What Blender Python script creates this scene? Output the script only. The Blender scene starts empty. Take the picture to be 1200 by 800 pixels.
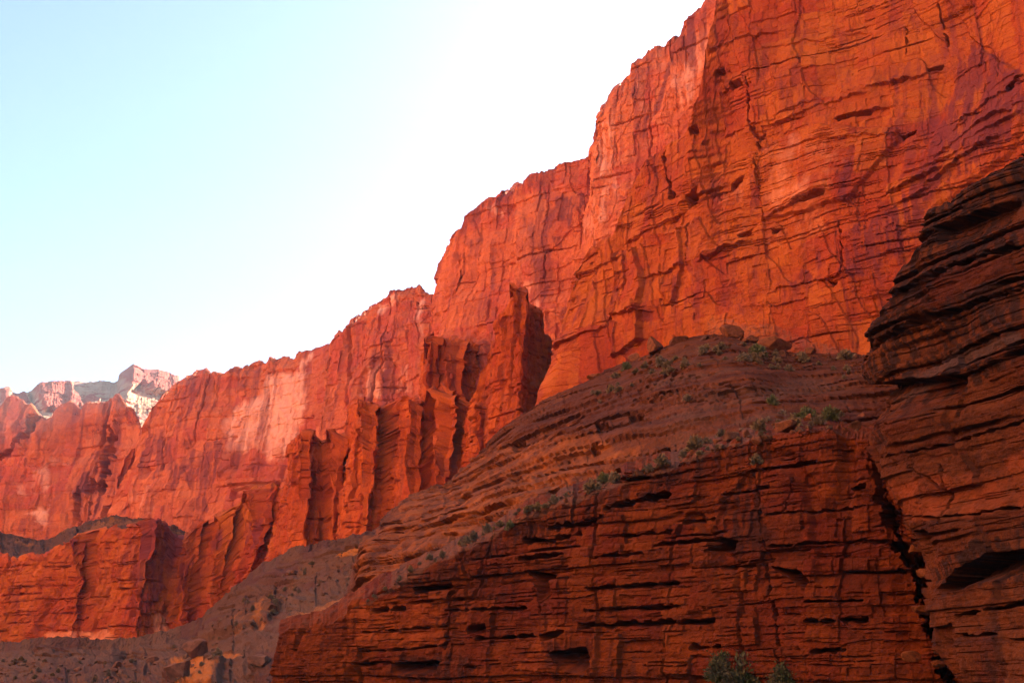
import bpy, math, random
import numpy as np

# ------------------------------------------------------------------ camera
F = 1287.0                       # focal length in pixels of a 1200 x 800 picture
TH = math.radians(17.0)
CT, ST = math.cos(TH), math.sin(TH)
CZ = 1.7
SC = bpy.context.scene
COL = SC.collection

def ratio(px, py):
    """sideways and upward slope of the sight line through a picture point"""
    u = (np.asarray(px, float) - 600.0) / F
    v = (400.0 - np.asarray(py, float)) / F
    d = CT - v * ST
    return u / d, (ST + v * CT) / d

def project(X, Y, Z):
    z = Z - CZ
    dep = Y * CT + z * ST
    return 600 + F * X / dep, 400 - F * (z * CT - Y * ST) / dep

# ------------------------------------------------------------------ noise
def _hash(ix, iy, iz, seed):
    h = (ix.astype(np.uint32) * np.uint32(374761393) + iy.astype(np.uint32) * np.uint32(668265263)
         + iz.astype(np.uint32) * np.uint32(2147483647 - 58) * np.uint32(3) + np.uint32(seed * 362437 % 4294967296))
    h = (h ^ (h >> np.uint32(13))) * np.uint32(1274126177)
    h = (h ^ (h >> np.uint32(16))) * np.uint32(2246822519)
    h = h ^ (h >> np.uint32(15))
    return (h & np.uint32(0xFFFFFF)).astype(np.float32) / np.float32(0xFFFFFF)

def vnoise(x, y, z, seed=0):
    """value noise, -1..1"""
    x = np.asarray(x, np.float32); y = np.asarray(y, np.float32); z = np.asarray(z, np.float32)
    x, y, z = np.broadcast_arrays(x, y, z)
    fx, fy, fz = np.floor(x), np.floor(y), np.floor(z)
    ix, iy, iz = fx.astype(np.int64), fy.astype(np.int64), fz.astype(np.int64)
    tx, ty, tz = x - fx, y - fy, z - fz
    tx = tx * tx * (3 - 2 * tx); ty = ty * ty * (3 - 2 * ty); tz = tz * tz * (3 - 2 * tz)
    r = 0
    for a in (0, 1):
        wx = tx if a else 1 - tx
        for b in (0, 1):
            wy = ty if b else 1 - ty
            for c in (0, 1):
                r = r + wx * wy * (tz if c else 1 - tz) * _hash(ix + a, iy + b, iz + c, seed)
    return r * 2 - 1

def noise2(x, y, seed=0):
    x = np.asarray(x, np.float32); y = np.asarray(y, np.float32)
    x, y = np.broadcast_arrays(x, y)
    fx, fy = np.floor(x), np.floor(y)
    ix, iy = fx.astype(np.int64), fy.astype(np.int64)
    iz = np.zeros_like(ix)
    tx, ty = x - fx, y - fy
    tx = tx * tx * (3 - 2 * tx); ty = ty * ty * (3 - 2 * ty)
    r = 0
    for a in (0, 1):
        for b in (0, 1):
            r = r + (tx if a else 1 - tx) * (ty if b else 1 - ty) * _hash(ix + a, iy + b, iz, seed)
    return r * 2 - 1

def fbm2(x, y, seed=0, octaves=4, gain=0.5, lac=2.03):
    a, s, t = 1.0, 0, 0
    for k in range(octaves):
        s = s + a * noise2(x * lac ** k + 13.1 * k, y * lac ** k - 7.7 * k, seed + k); t += a; a *= gain
    return s / t * 1.5

def ridged2(x, y, seed=0, octaves=4, gain=0.5):
    a, s, t = 1.0, 0, 0
    for k in range(octaves):
        n = 1 - np.abs(noise2(x * 2.1 ** k + 3.3 * k, y * 2.1 ** k, seed + k)) * 2
        s = s + a * n; t += a; a *= gain
    return s / t

def blocks(x, y, seed=0, tilt=1.0):
    """jointed rock: upright joints part the face into columns of uneven width, each broken across at its own levels.
    returns (offset with a tilted face per block, distance to the nearest joint, block random)"""
    x = x + .42 * noise2(x * .61 + 3, y * .05, seed + 50) + .10 * noise2(x * .9, y * .55, seed + 51)
    col = np.floor(x); fx = x - col; ci = col.astype(np.int64); z0 = np.zeros_like(ci)
    hc = _hash(ci, z0, z0, seed)
    y = y * (.55 + 1.0 * hc) + hc * 37 + .16 * noise2(x * .8, y * .8, seed + 52)
    row = np.floor(y); fy = y - row; ri = row.astype(np.int64)
    # some neighbouring blocks hold together
    merge = _hash(ci, ri // 2, z0 + 7, seed) > .55
    ri = np.where(merge, ri // 2 * 2, ri); fy2 = np.where(merge, (y - ri) / 2, fy)
    r0 = _hash(ci, ri, z0 + 2, seed)
    gx = _hash(ci, ri, z0 + 3, seed) - .5; gy = _hash(ci, ri, z0 + 4, seed) - .5
    off = (r0 - .5) * 1.3 + (hc - .5) * 1.1 + tilt * ((fx - .5) * gx * 1.6 + (fy2 - .5) * gy * 1.3)
    e = np.minimum(np.minimum(fx, 1 - fx), np.minimum(fy2, 1 - fy2))
    return off, e, r0

def smooth(a, b, x):
    t = np.clip((x - a) / (b - a), 0, 1)
    return t * t * (3 - 2 * t)

def interp(pts, x):
    p = sorted(pts)
    return np.interp(x, [q[0] for q in p], [q[1] for q in p])

# ------------------------------------------------------------------ picture-space helpers used to place features on a face
def poly_mask(px, py, poly, feather=1.5):
    """1 inside the polygon, fading over `feather` pixels across its edge"""
    P = np.asarray(poly, float)
    lo, hi = P.min(0) - 3 * feather, P.max(0) + 3 * feather
    out = np.zeros(px.shape, np.float32)
    sel = (px > lo[0]) & (px < hi[0]) & (py > lo[1]) & (py < hi[1])
    if not sel.any():
        return out
    x, y = px[sel], py[sel]
    inside = np.zeros(x.shape, bool); dist = np.full(x.shape, 1e9)
    n = len(P)
    for i in range(n):
        (x1, y1), (x2, y2) = P[i], P[(i + 1) % n]
        if y1 != y2:
            c = ((y1 > y) != (y2 > y)) & (x < (x2 - x1) * (y - y1) / (y2 - y1) + x1)
            inside ^= c
        dx, dy = x2 - x1, y2 - y1
        t = np.clip(((x - x1) * dx + (y - y1) * dy) / (dx * dx + dy * dy + 1e-9), 0, 1)
        dist = np.minimum(dist, np.hypot(x - x1 - t * dx, y - y1 - t * dy))
    sd = np.where(inside, dist, -dist)
    out[sel] = smooth(-feather, feather, sd)
    return out

def line_mask(px, py, line, w=1.5):
    P = np.asarray(line, float)
    lo, hi = P.min(0) - 3 * w, P.max(0) + 3 * w
    out = np.zeros(px.shape, np.float32)
    sel = (px > lo[0]) & (px < hi[0]) & (py > lo[1]) & (py < hi[1])
    if not sel.any():
        return out
    x, y = px[sel], py[sel]
    dist = np.full(x.shape, 1e9)
    for (x1, y1), (x2, y2) in zip(P[:-1], P[1:]):
        dx, dy = x2 - x1, y2 - y1
        t = np.clip(((x - x1) * dx + (y - y1) * dy) / (dx * dx + dy * dy + 1e-9), 0, 1)
        dist = np.minimum(dist, np.hypot(x - x1 - t * dx, y - y1 - t * dy))
    ww = w * np.clip(.75 + .9 * fbm2(x / 7, y / 7, 91, 3), .12, 1.6)
    out[sel] = 1 - smooth(ww * 0.5, ww * 1.3, dist)
    return out

# ------------------------------------------------------------------ meshes
def grid_mesh(name, V, mat, cols=None, smooth_shade=False):
    """V: (rows, columns, 3)"""
    nr, nc = V.shape[:2]
    me = bpy.data.meshes.new(name)
    me.vertices.add(nr * nc)
    me.vertices.foreach_set('co', V.reshape(-1).astype(np.float32))
    i = np.arange(nr * nc).reshape(nr, nc)
    q = np.stack([i[:-1, :-1], i[:-1, 1:], i[1:, 1:], i[1:, :-1]], -1).reshape(-1, 4)
    nf = len(q)
    me.loops.add(nf * 4); me.polygons.add(nf)
    me.loops.foreach_set('vertex_index', q.reshape(-1).astype(np.int32))
    me.polygons.foreach_set('loop_start', np.arange(0, nf * 4, 4, dtype=np.int32))
    me.polygons.foreach_set('loop_total', np.full(nf, 4, np.int32))
    me.polygons.foreach_set('use_smooth', np.full(nf, smooth_shade, bool))
    me.update(calc_edges=True)
    if cols is not None:
        at = me.attributes.new('rock_mask', 'FLOAT_COLOR', 'POINT')
        at.data.foreach_set('color', cols.reshape(-1).astype(np.float32))
    me.materials.append(mat)
    o = bpy.data.objects.new(name, me)
    COL.objects.link(o)
    return o

def tag(o, label=None, cat=None, group=None, kind=None):
    for k, v in (('label', label), ('category', cat), ('group', group), ('kind', kind)):
        if v: o[k] = v
    return o

class Sheet:
    """A rock face standing in the world: a plan curve, a foot line, a rim line, then relief pushed out of the face."""
    def __init__(s, plan, rim, foot, pyref, batter=0.08, top_plan=None, res=1.15, seed=1, back=60.0, back_rise=0.05, rim_round=0.05, prof=None, corner=3, nback=14, minfoot=-6.0, jag=1.0, soft=0, upward=0.0):
        # plan: (px, Y) along the face from left to right, measured at picture height pyref
        def world(pl, ref):
            return np.array([[ratio(p, ref)[0] * Y, Y] for p, Y in pl])
        A = world(plan, pyref)
        Bt = world(top_plan[0], top_plan[1]) if top_plan else None
        # densify: steps about `res` pixels wide as seen, or as long along the wall
        pts = []; tp = []
        for k in range(len(A) - 1):
            a, b = A[k], A[k + 1]
            pa, _ = project(a[0], a[1], CZ); pb, _ = project(b[0], b[1], CZ)
            L = np.hypot(*(b - a)); Ym = (a[1] + b[1]) / 2
            n = max(2, int(max(abs(pb - pa), 0.45 * L / max(Ym, 10) * F) / (res * 1200 / 1024)))
            t = np.linspace(0, 1, n, endpoint=False)[:, None]
            pts.append(a + (b - a) * t)
            if Bt is not None: tp.append(Bt[k] + (Bt[k + 1] - Bt[k]) * t)
        P = np.concatenate(pts + [A[-1:]])
        T = np.concatenate(tp + [Bt[-1:]]) if Bt is not None else None
        for _ in range(corner):                                   # round the corners a little
            for Q in ([P] if T is None else [P, T]):
                Q[1:-1] = (Q[:-2] + 2 * Q[1:-1] + Q[2:]) / 4
        d = np.gradient(P, axis=0); d /= np.linalg.norm(d, axis=1)[:, None] + 1e-9
        # normal: to the right of travel seen from above is towards the viewer for left-to-right travel
        N = np.stack([d[:, 1], -d[:, 0]], 1)
        s.s = np.concatenate([[0], np.cumsum(np.linalg.norm(np.diff(P, axis=0), axis=1))])
        s.P, s.N, s.seed = P, N, seed
        X, Y = P[:, 0], P[:, 1]
        # foot and rim heights by following each upright column to the traced line
        def solve(line, XX, YY):
            py = np.full(len(XX), np.mean([q[1] for q in line]))
            for _ in range(25):
                _, rz = ratio(600, py)
                px, _ = project(XX, YY, CZ + rz * YY)
                py = py * 0.4 + 0.6 * interp(line, px)
            return CZ + ratio(600, py)[1] * YY
        zb = np.maximum(solve(foot, X, Y), minfoot)
        if T is None:
            zt = solve(rim, X, Y)
            for _ in range(3):
                rec = batter * np.maximum(zt - zb, 1)
                T = P - N * rec[:, None]
                zt = solve(rim, T[:, 0], T[:, 1])
        else:
            zt = solve(rim, T[:, 0], T[:, 1])
        if soft:
            ker = np.hanning(soft * 2 + 3)[1:-1]; ker /= ker.sum()
            fl = lambda a: np.convolve(np.pad(a, soft, mode='edge'), ker, 'valid')
            zt = fl(zt); zb = fl(zb); T = np.stack([fl(T[:, 0]), fl(T[:, 1])], 1)
            N = np.stack([fl(N[:, 0]), fl(N[:, 1])], 1); N /= np.linalg.norm(N, axis=1)[:, None]; s.N = N
        pm = np.median(Y) / F
        jg = fbm2(s.s / (14 * pm), s.s * 0 + seed, 900 + seed, 4, .6)
        zt = zt + jag * pm * (3.0 * jg + 2.0 * np.round(fbm2(s.s / (9 * pm), s.s * 0 + seed, 930 + seed, 2) * 1.6))
        zt = np.maximum(zt, zb + 0.5)
        _, pt = project(T[:, 0], T[:, 1], zt); _, pb = project(X, Y, zb)
        rows = int(np.clip(np.percentile(pb - pt, 97) / (res * 1200 / 1024), 24, 900))
        t = np.linspace(0, 1, rows)[:, None]
        tt = t if prof is None else prof(t)
        s.t = np.broadcast_to(t, (rows, len(P)))
        s.X = X + (T[:, 0] - X) * tt; s.Y = Y + (T[:, 1] - Y) * tt
        s.Z = zb + (zt - zb) * t
        s.H = (zt - zb)
        s.S = np.broadcast_to(s.s, s.Z.shape)
        s.NX = np.broadcast_to(N[:, 0], s.Z.shape); s.NY = np.broadcast_to(N[:, 1], s.Z.shape)
        s.px, s.py = project(s.X, s.Y, s.Z)
        s.D = np.zeros(s.Z.shape, np.float32); s.W = np.zeros(s.Z.shape, np.float32)
        s.dz = np.zeros(s.Z.shape, np.float32)
        s.m = np.zeros(s.Z.shape + (4,), np.float32)             # dark stain and painted shade, pale, rubble, tone
        s.m[..., 3] = .5
        s.tops = .5; s.upward = upward
        s.back, s.back_rise, s.rim_round, s.nback = back, back_rise, rim_round, nback
        s.pxm = np.median(s.Y) / F                                # metres per picture pixel
    # --- relief
    def add(s, d): s.D = s.D + d; return s
    def sway(s, size, amp, seed=0):
        """edges of ribs wander sideways with height"""
        s.W = s.W + amp * fbm2(s.S / size * .5, s.Z / size, s.seed * 17 + 600 + seed, 4, .55); return s
    def lumps(s, size, amp, seed=0, octaves=4, zs=1.0):
        return s.add(amp * fbm2(s.S / size, s.Z / size * zs, s.seed * 31 + seed, octaves))
    def joints(s, w, h, amp, seed=0, tilt=1.0, crack=0.0, cw=0.04, warp=0.05, mask=None, tone=0.0):
        q = s.seed * 57 + seed
        wx = s.S / w + warp * fbm2(s.S / w * 1.3, s.Z / h * 1.3, q + 5, 4)
        wy = s.Z / h + warp * fbm2(s.S / w * 1.3 + 9, s.Z / h * 1.3, q + 8, 4)
        o, e, r = blocks(wx.astype(np.float32), wy.astype(np.float32), q, tilt)
        d = amp * o
        if tone: s.m[..., 3] += tone * (_hash((r * 9999).astype(np.int64), (r * 777).astype(np.int64), (r * 0).astype(np.int64), q) - .5)
        if crack:
            d = d - crack * (1 - smooth(cw * .3, cw, e)) * smooth(.0, .3, noise2(s.S / w * .8, s.Z / h * .8, q + 31))
        return s.add(d if mask is None else d * mask)
    def beds(s, tmin, tmax, amp, seed=0, notch=0.0, nh=0.25, thr=0.1, run=14.0, warp=0.6, dip=0.0, bulge=0.35, mask=None):
        """bedding: each bed steps in or out, with broken overhung slots along some bedding planes"""
        q = s.seed * 91 + seed
        rng = np.random.RandomState(q % 9999)
        z0, z1 = s.Z.min() - 20, s.Z.max() + 20
        pl = [z0]
        while pl[-1] < z1: pl.append(pl[-1] + tmin + (tmax - tmin) * rng.rand() ** 1.8)
        pl = np.array(pl)
        zz = s.Z + warp * fbm2(s.S / (run * 1.6), s.Z / (run * 1.6), q + 3, 3) + dip * s.S
        k = np.clip(np.searchsorted(pl, zz) - 1, 0, len(pl) - 2)
        th = pl[k + 1] - pl[k]; r = (zz - pl[k]) / th
        o = (rng.rand(len(pl)) * 2 - 1)[k]
        o = o * .55 + .8 * noise2(s.S / run, k * 7.31, q + 11)
        d = amp * o + bulge * amp * (np.sqrt(np.clip(1 - (2 * r - 1) ** 2, 0, 1)) - .8)
        if notch:
            m = smooth(thr, thr + .25, noise2(s.S / run * 1.3 + 5, k * 3.77, q + 21) + .2 * noise2(s.S / run * 4, k * 1.77, q + 22))
            hh = nh * (.5 + .9 * np.abs(noise2(s.S / run * 2.2, k * 5.1, q + 23)))
            d = d - notch * m * (1 - smooth(hh * .75, hh * 1.1, (zz - pl[k])))
        return s.add(d if mask is None else d * mask)
    def cracks(s, w, asp, depth, seed=0, width=.05, thr=.0, tiltx=0.0):
        """long upright joints: wandering thin lines that come and go"""
        q = s.seed * 71 + seed
        x = s.S / w + tiltx * s.Z / w + .035 * fbm2(s.S / w * 3, s.Z / w * 3, q + 2, 3); y = s.Z / (w * asp * 2.2)
        n = noise2(x, y, q)
        m = smooth(thr, thr + .3, noise2(x * .7 + 7, y * 4.5, q + 1))
        return s.add(-depth * m * (1 - smooth(width * .35, width, np.abs(n))))
    def slabs(s, w, asp, amp, seed=0):
        """upright slabs: the face steps in and out along joints"""
        q = s.seed * 37 + seed
        x = s.S / w + .06 * fbm2(s.S / w * 2.5, s.Z / w * 2.5, q + 2, 3); y = s.Z / (w * asp * 1.5)
        n = noise2(x, y, q) + .5 * noise2(x * 2.3, y * 2.1, q + 1)
        st = np.round(n * 3) / 3
        return s.add(amp * (st * .8 + n * .2))
    def rough(s, size, amp, seed=0, octaves=4):
        return s.add(amp * fbm2(s.S / size, s.Z / size, s.seed * 13 + 400 + seed, octaves, .6))
    # --- features traced on the face
    def wob(s, a=2.0, size=9.0, seed=0):
        return (s.px + a * fbm2(s.px / size, s.py / size, 71 + seed, 3), s.py + a * fbm2(s.px / size + 40, s.py / size, 72 + seed, 3))
    def push(s, poly, d, feather=1.2, wob=1.5):
        x, y = s.wob(wob); return s.add(d * poly_mask(x, y, poly, feather))
    def hollow(s, poly, d, feather=.9, wob=1.5):
        """a roofed hollow: deepest under its upper edge, running out to nothing at the lower one"""
        x, y = s.wob(wob); P = np.asarray(poly, float); xs = np.linspace(P[:, 0].min(), P[:, 0].max(), 24)
        lo = np.full(24, -1e9); hi = np.full(24, 1e9)
        for (x1, y1), (x2, y2) in zip(P, np.roll(P, -1, 0)):
            if abs(x2 - x1) < 1e-6: continue
            m = (xs >= min(x1, x2) - 1e-6) & (xs <= max(x1, x2) + 1e-6); yy = y1 + (y2 - y1) * (xs - x1) / (x2 - x1)
            lo = np.where(m, np.maximum(lo, yy), lo); hi = np.where(m, np.minimum(hi, yy), hi)
        l, h = np.interp(x, xs, lo), np.interp(x, xs, hi)
        f = np.clip((l - y) / np.maximum(l - h, .5), 0, 1)
        return s.add(-d * f ** .7 * poly_mask(x, y, poly, feather))
    def lip(s, line, amp, fall=14, below=0.0):
        """the rock above a bedding line (drawn left to right) stands out over the rock below it"""
        x, y = s.wob(2.5, 8, 9); L = np.asarray(line, float)
        ly = np.interp(x, L[:, 0], L[:, 1])
        e = smooth(L[0, 0] - 4, L[0, 0] + 12, x) * (1 - smooth(L[-1, 0] - 12, L[-1, 0] + 4, x))
        up = ly - y
        d = np.where(up > -.6, np.exp(-np.maximum(up, 0) / fall) * smooth(-.6, .6, up), 0) - below * np.exp(-np.maximum(-up, 0) / (fall * .4)) * (up < 0)
        return s.add(amp * e * d * (.6 + .6 * fbm2(x / 25, y * 0, 55 + int(L[0, 0]), 3)))
    def patch(s, size, lo=.3, seed=0):
        return lo + (1 - lo) * smooth(-.25, .3, fbm2(s.S / size, s.Z / size * 1.4, s.seed * 5 + 800 + seed, 3))
    def cut(s, line, d, w=1.5, wob=2.2):
        x, y = s.wob(wob, 6); return s.add(-d * line_mask(x, y, line, w))
    def paint(s, ch, poly, v=1.0, feather=5.0, wob=5.0, streak=0.5):
        x, y = s.wob(wob, 16, 3)
        m = poly_mask(x, y, poly, feather)
        if streak:
            m = m * (1 - streak + streak * smooth(-.35, .35, fbm2(s.S / (6 * s.pxm) , s.Z / (40 * s.pxm), 5 + ch, 4)))
        s.m[..., ch] = np.maximum(s.m[..., ch], v * m); return s
    # --- finish
    def build(s, name, mat, **kw):
        rr = s.rim_round * s.H
        q = np.clip((s.t - (1 - s.rim_round)) / max(s.rim_round, 1e-6), 0, 1)
        D = s.D - rr * .5 * (1 - np.sqrt(np.clip(1 - q * q, 0, 1)))
        w_ = s.W * smooth(0, .04, 1 - s.t)
        X, Y, Z = s.X + s.NX * D * (1 - s.upward) - s.NY * w_, s.Y + s.NY * D * (1 - s.upward) + s.NX * w_, s.Z + s.dz + D * s.upward * .8
        # the ground runs back from the rim
        nb = s.nback
        k = (np.arange(1, nb + 1) / nb)[:, None] ** 1.6 * (s.back if np.isscalar(s.back) else interp(s.back, s.px[-1])[None])
        l = np.hypot(X[-1], Y[-1]); dirx, diry = X[-1] / l, Y[-1] / l
        ker = np.hanning(63)[1:-1]; ker /= ker.sum()
        zs = np.convolve(np.pad(Z[-1], 30, mode='edge'), ker, 'valid')[:len(Z[-1])]
        f = smooth(0, .35, k / k[-1:])
        wv = s.pxm * 14 * fbm2(s.s / (18 * s.pxm), s.s * 0, s.seed + 77, 3)
        Xb = X[-1] + dirx * k + f * wv * .3; Yb = Y[-1] + diry * k
        Zb = Z[-1] * (1 - f) + zs * f + s.back_rise * k
        Zb = Zb + np.minimum(k * .5, s.pxm * 3) * (fbm2(Xb / (10 * s.pxm), Yb / (10 * s.pxm), s.seed + 3, 4, .65) + .6 * fbm2(Xb / (50 * s.pxm), Yb / (50 * s.pxm), s.seed + 4, 2))
        V = np.stack([np.concatenate([X, Xb]), np.concatenate([Y, Yb]), np.concatenate([Z, Zb])], -1)
        mb = np.repeat(s.m[-1:], nb, 0).copy(); mb[..., 2] = np.maximum(mb[..., 2], s.tops * (.55 + .5 * fbm2(Xb / (12 * s.pxm), Yb / (12 * s.pxm), s.seed + 9, 4)))
        C = np.concatenate([s.m, mb])
        C[..., :] = np.clip(C, 0, 1)
        s.V = V
        s.obj = grid_mesh(name, V, mat, C, kw.pop('smooth_shade', False))
        tag(s.obj, **kw)
        return s

# ------------------------------------------------------------------ materials
def new_mat(name):
    m = bpy.data.materials.new(name); m.use_nodes = True
    nt = m.node_tree; nt.nodes.clear()
    return m, nt

class N:
    def __init__(s, nt): s.nt = nt
    def n(s, t, **kw):
        x = s.nt.nodes.new(t)
        for k, v in kw.items():
            if k.startswith('i_'):
                key = k[2:]; key = int(key) if key.isdigit() else key.replace('_', ' ')
                x.inputs[key].default_value = v
            else: setattr(x, k, v)
        return x
    def l(s, a, b): s.nt.links.new(a, b)
    def noise(s, vec, scale, detail=4, rough=.55, dist=0.0):
        x = s.n('ShaderNodeTexNoise'); x.inputs['Scale'].default_value = scale; x.inputs['Detail'].default_value = detail
        x.inputs['Roughness'].default_value = rough; x.inputs['Distortion'].default_value = dist
        s.l(vec, x.inputs['Vector']); return x.outputs['Fac']
    def scale(s, vec, sc):
        x = s.n('ShaderNodeMapping'); x.inputs['Scale'].default_value = sc; s.l(vec, x.inputs['Vector']); return x.outputs[0]
    def ramp(s, fac, lo, hi):
        x = s.n('ShaderNodeMapRange'); x.clamp = True
        x.inputs['From Min'].default_value = lo; x.inputs['From Max'].default_value = hi
        s.l(fac, x.inputs['Value']); return x.outputs[0]
    def math(s, op, a, b=None):
        x = s.n('ShaderNodeMath', operation=op)
        for i, q in enumerate((a, b)):
            if q is None: continue
            if isinstance(q, (int, float)): x.inputs[i].default_value = q
            else: s.l(q, x.inputs[i])
        return x.outputs[0]
    def mix(s, fac, a, b, mode='MIX'):
        x = s.n('ShaderNodeMix', data_type='RGBA', blend_type=mode)
        for sock, q in ((x.inputs['Factor'], fac), (x.inputs['A'], a), (x.inputs['B'], b)):
            if isinstance(q, (int, float)): sock.default_value = q
            elif isinstance(q, (tuple, list)): sock.default_value = (*q, 1) if len(q) == 3 else q
            else: s.l(q, sock)
        return x.outputs['Result']

def rock_material(name, light, mid, dark, varnish_and_shade, pale, rubble, size=1.0, streaks=.5, bands=.5, bump=.5, dark_amt=.5):
    """size: metres of the finest readable texture; colours are what the rock itself has"""
    m, nt = new_mat(name); n = N(nt)
    co = n.n('ShaderNodeTexCoord').outputs['Object']
    at = n.n('ShaderNodeAttribute', attribute_name='rock_mask')
    sep = n.n('ShaderNodeSeparateColor'); n.l(at.outputs['Color'], sep.inputs[0])
    av, ap, ar = sep.outputs[0], sep.outputs[1], sep.outputs[2]
    ad = at.outputs['Alpha']
    big = n.noise(co, .035 / size, 5, .6)
    midn = n.noise(co, .22 / size, 6, .62)
    fine = n.noise(co, 1.4 / size, 5, .65)
    st = n.noise(n.scale(co, (1, 1, .12)), .28 / size, 6, .62, .6)          # rain streaks run down
    bd = n.noise(n.scale(co, (.06, .06, 1)), .55 / size, 6, .65)            # bedding
    c = n.mix(n.ramp(big, .35, .65), mid, light)
    c = n.mix(n.math('MULTIPLY', n.ramp(midn, .45, .7), dark_amt), c, dark)
    c = n.mix(n.math('MULTIPLY', n.ramp(bd, .5, .66), bands), c, dark)
    c = n.mix(n.math('MULTIPLY', n.ramp(bd, .44, .30), bands * .6), c, light)
    c = n.mix(n.math('MULTIPLY', n.ramp(st, .50, .62), streaks), c, varnish_and_shade)
    c = n.mix(n.math('MULTIPLY', n.ramp(fine, .5, .68), .5), c, dark)
    td = n.math('ADD', ad, n.math('MULTIPLY', n.math('SUBTRACT', midn, .5), .5))
    crimson = (mid[0] * .80, mid[1] * .55, mid[2] * 1.2)
    c = n.mix(n.math('MULTIPLY', n.ramp(td, .42, .2), .55), c, crimson)
    c = n.mix(n.math('MULTIPLY', n.ramp(td, .56, .8), .7), c, light)
    grit = n.noise(co, 6.0 / size, 3, .7)
    c = n.mix(n.math('MULTIPLY', n.ramp(grit, .52, .66), .55), c, dark)
    c = n.mix(n.math('MULTIPLY', n.ramp(grit, .46, .36), .35), c, light)
    # painted marks keep a ragged edge
    def ragged(a, vec_n): return n.ramp(n.math('ADD', a, n.math('MULTIPLY', n.math('SUBTRACT', vec_n, .5), 1.1)), .28, .72)
    c = n.mix(n.math('MULTIPLY', ragged(ap, midn), .85), c, pale)
    c = n.mix(n.math('MULTIPLY', ragged(av, st), .85), c, varnish_and_shade)
    c = n.mix(ragged(ar, fine), c, n.mix(n.ramp(fine, .4, .6), rubble, tuple(q * .55 for q in rubble)))
    b = n.n('ShaderNodeBsdfPrincipled'); b.inputs['Roughness'].default_value = .92
    b.inputs['Specular IOR Level'].default_value = .12
    n.l(c, b.inputs['Base Color'])
    h = n.math('ADD', n.math('MULTIPLY', fine, .6), n.math('MULTIPLY', n.noise(n.scale(co, (.25, .25, 1)), 2.2 / size, 4, .6), .7))
    bp = n.n('ShaderNodeBump'); bp.inputs['Strength'].default_value = bump; bp.inputs['Distance'].default_value = .35 * size
    n.l(h, bp.inputs['Height']); n.l(bp.outputs[0], b.inputs['Normal'])
    o = n.n('ShaderNodeOutputMaterial'); n.l(b.outputs[0], o.inputs[0])
    return m

# ------------------------------------------------------------------ scene, sky, sun, camera
SUN_AZ, SUN_EL = math.radians(38), math.radians(27)              # azimuth from the view direction (+Y) towards +X
SC.view_settings.view_transform = 'Standard'; SC.view_settings.look = 'None'
SC.view_settings.gamma = 1.0; SC.view_settings.exposure = 2.55
SC.view_settings.use_curve_mapping = False
SC.cycles.max_bounces = 6; SC.cycles.diffuse_bounces = 5; SC.cycles.glossy_bounces = 1
SC.cycles.volume_bounces = 0; SC.cycles.transparent_max_bounces = 4
SC.cycles.caustics_reflective = False; SC.cycles.caustics_refractive = False
SC.cycles.use_denoising = True
try:
    SC.cycles.denoiser = 'OPENIMAGEDENOISE'; SC.cycles.denoising_input_passes = 'RGB_ALBEDO_NORMAL'; SC.cycles.denoising_prefilter = 'ACCURATE'
except Exception: pass
SC.cycles.use_adaptive_sampling = False

w = bpy.data.worlds.new('World'); SC.world = w; w.use_nodes = True
nt = w.node_tree; nt.nodes.clear()
sky = nt.nodes.new('ShaderNodeTexSky'); sky.sky_type = 'NISHITA'; sky.sun_disc = False
sky.sun_elevation = SUN_EL; sky.sun_rotation = SUN_AZ
sky.altitude = 700; sky.air_density = 1.0; sky.dust_density = 3.0; sky.ozone_density = 3.0
bg = nt.nodes.new('ShaderNodeBackground'); bg.inputs['Strength'].default_value = 0.063
wo = nt.nodes.new('ShaderNodeOutputWorld')
nt.links.new(sky.outputs[0], bg.inputs[0]); nt.links.new(bg.outputs[0], wo.inputs[0])

sl = bpy.data.lights.new('sun', 'SUN'); sl.energy = 5.0; sl.angle = math.radians(0.5); sl.color = (1.0, .93, .84)
so = bpy.data.objects.new('sun', sl); COL.objects.link(so)
from mathutils import Vector
sd = Vector((math.sin(SUN_AZ) * math.cos(SUN_EL), math.cos(SUN_AZ) * math.cos(SUN_EL), math.sin(SUN_EL)))
so.rotation_euler = (-sd).to_track_quat('-Z', 'Y').to_euler(); so.location = (0, 0, 300)

cd = bpy.data.cameras.new('camera'); cd.sensor_width = 36; cd.lens = 36 * F / 1200; cd.clip_end = 20000; cd.clip_start = .1
co = bpy.data.objects.new('camera', cd); COL.objects.link(co)
co.location = (0, 0, CZ); co.rotation_euler = (math.pi / 2 + TH, 0, 0); SC.camera = co

# ------------------------------------------------------------------ river
def water_material():
    m, nt = new_mat('river_water'); n = N(nt)
    c = n.n('ShaderNodeTexCoord').outputs['Object']
    b = n.n('ShaderNodeBsdfPrincipled'); b.inputs['Base Color'].default_value = (.05, .06, .04, 1); b.inputs['Roughness'].default_value = .12
    bp = n.n('ShaderNodeBump'); bp.inputs['Strength'].default_value = .3; bp.inputs['Distance'].default_value = .1
    n.l(n.noise(n.scale(c, (1, .4, 1)), .9, 5), bp.inputs['Height']); n.l(bp.outputs[0], b.inputs['Normal'])
    o = n.n('ShaderNodeOutputMaterial'); n.l(b.outputs[0], o.inputs[0]); return m
g = np.array([[[-1600, -1600, -4], [1600, -1600, -4]], [[-1600, 1800, -4], [1600, 1800, -4]]], float)
tag(grid_mesh('river', g, water_material()), 'calm brown green river at the foot of the canyon walls', kind='structure')

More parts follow.
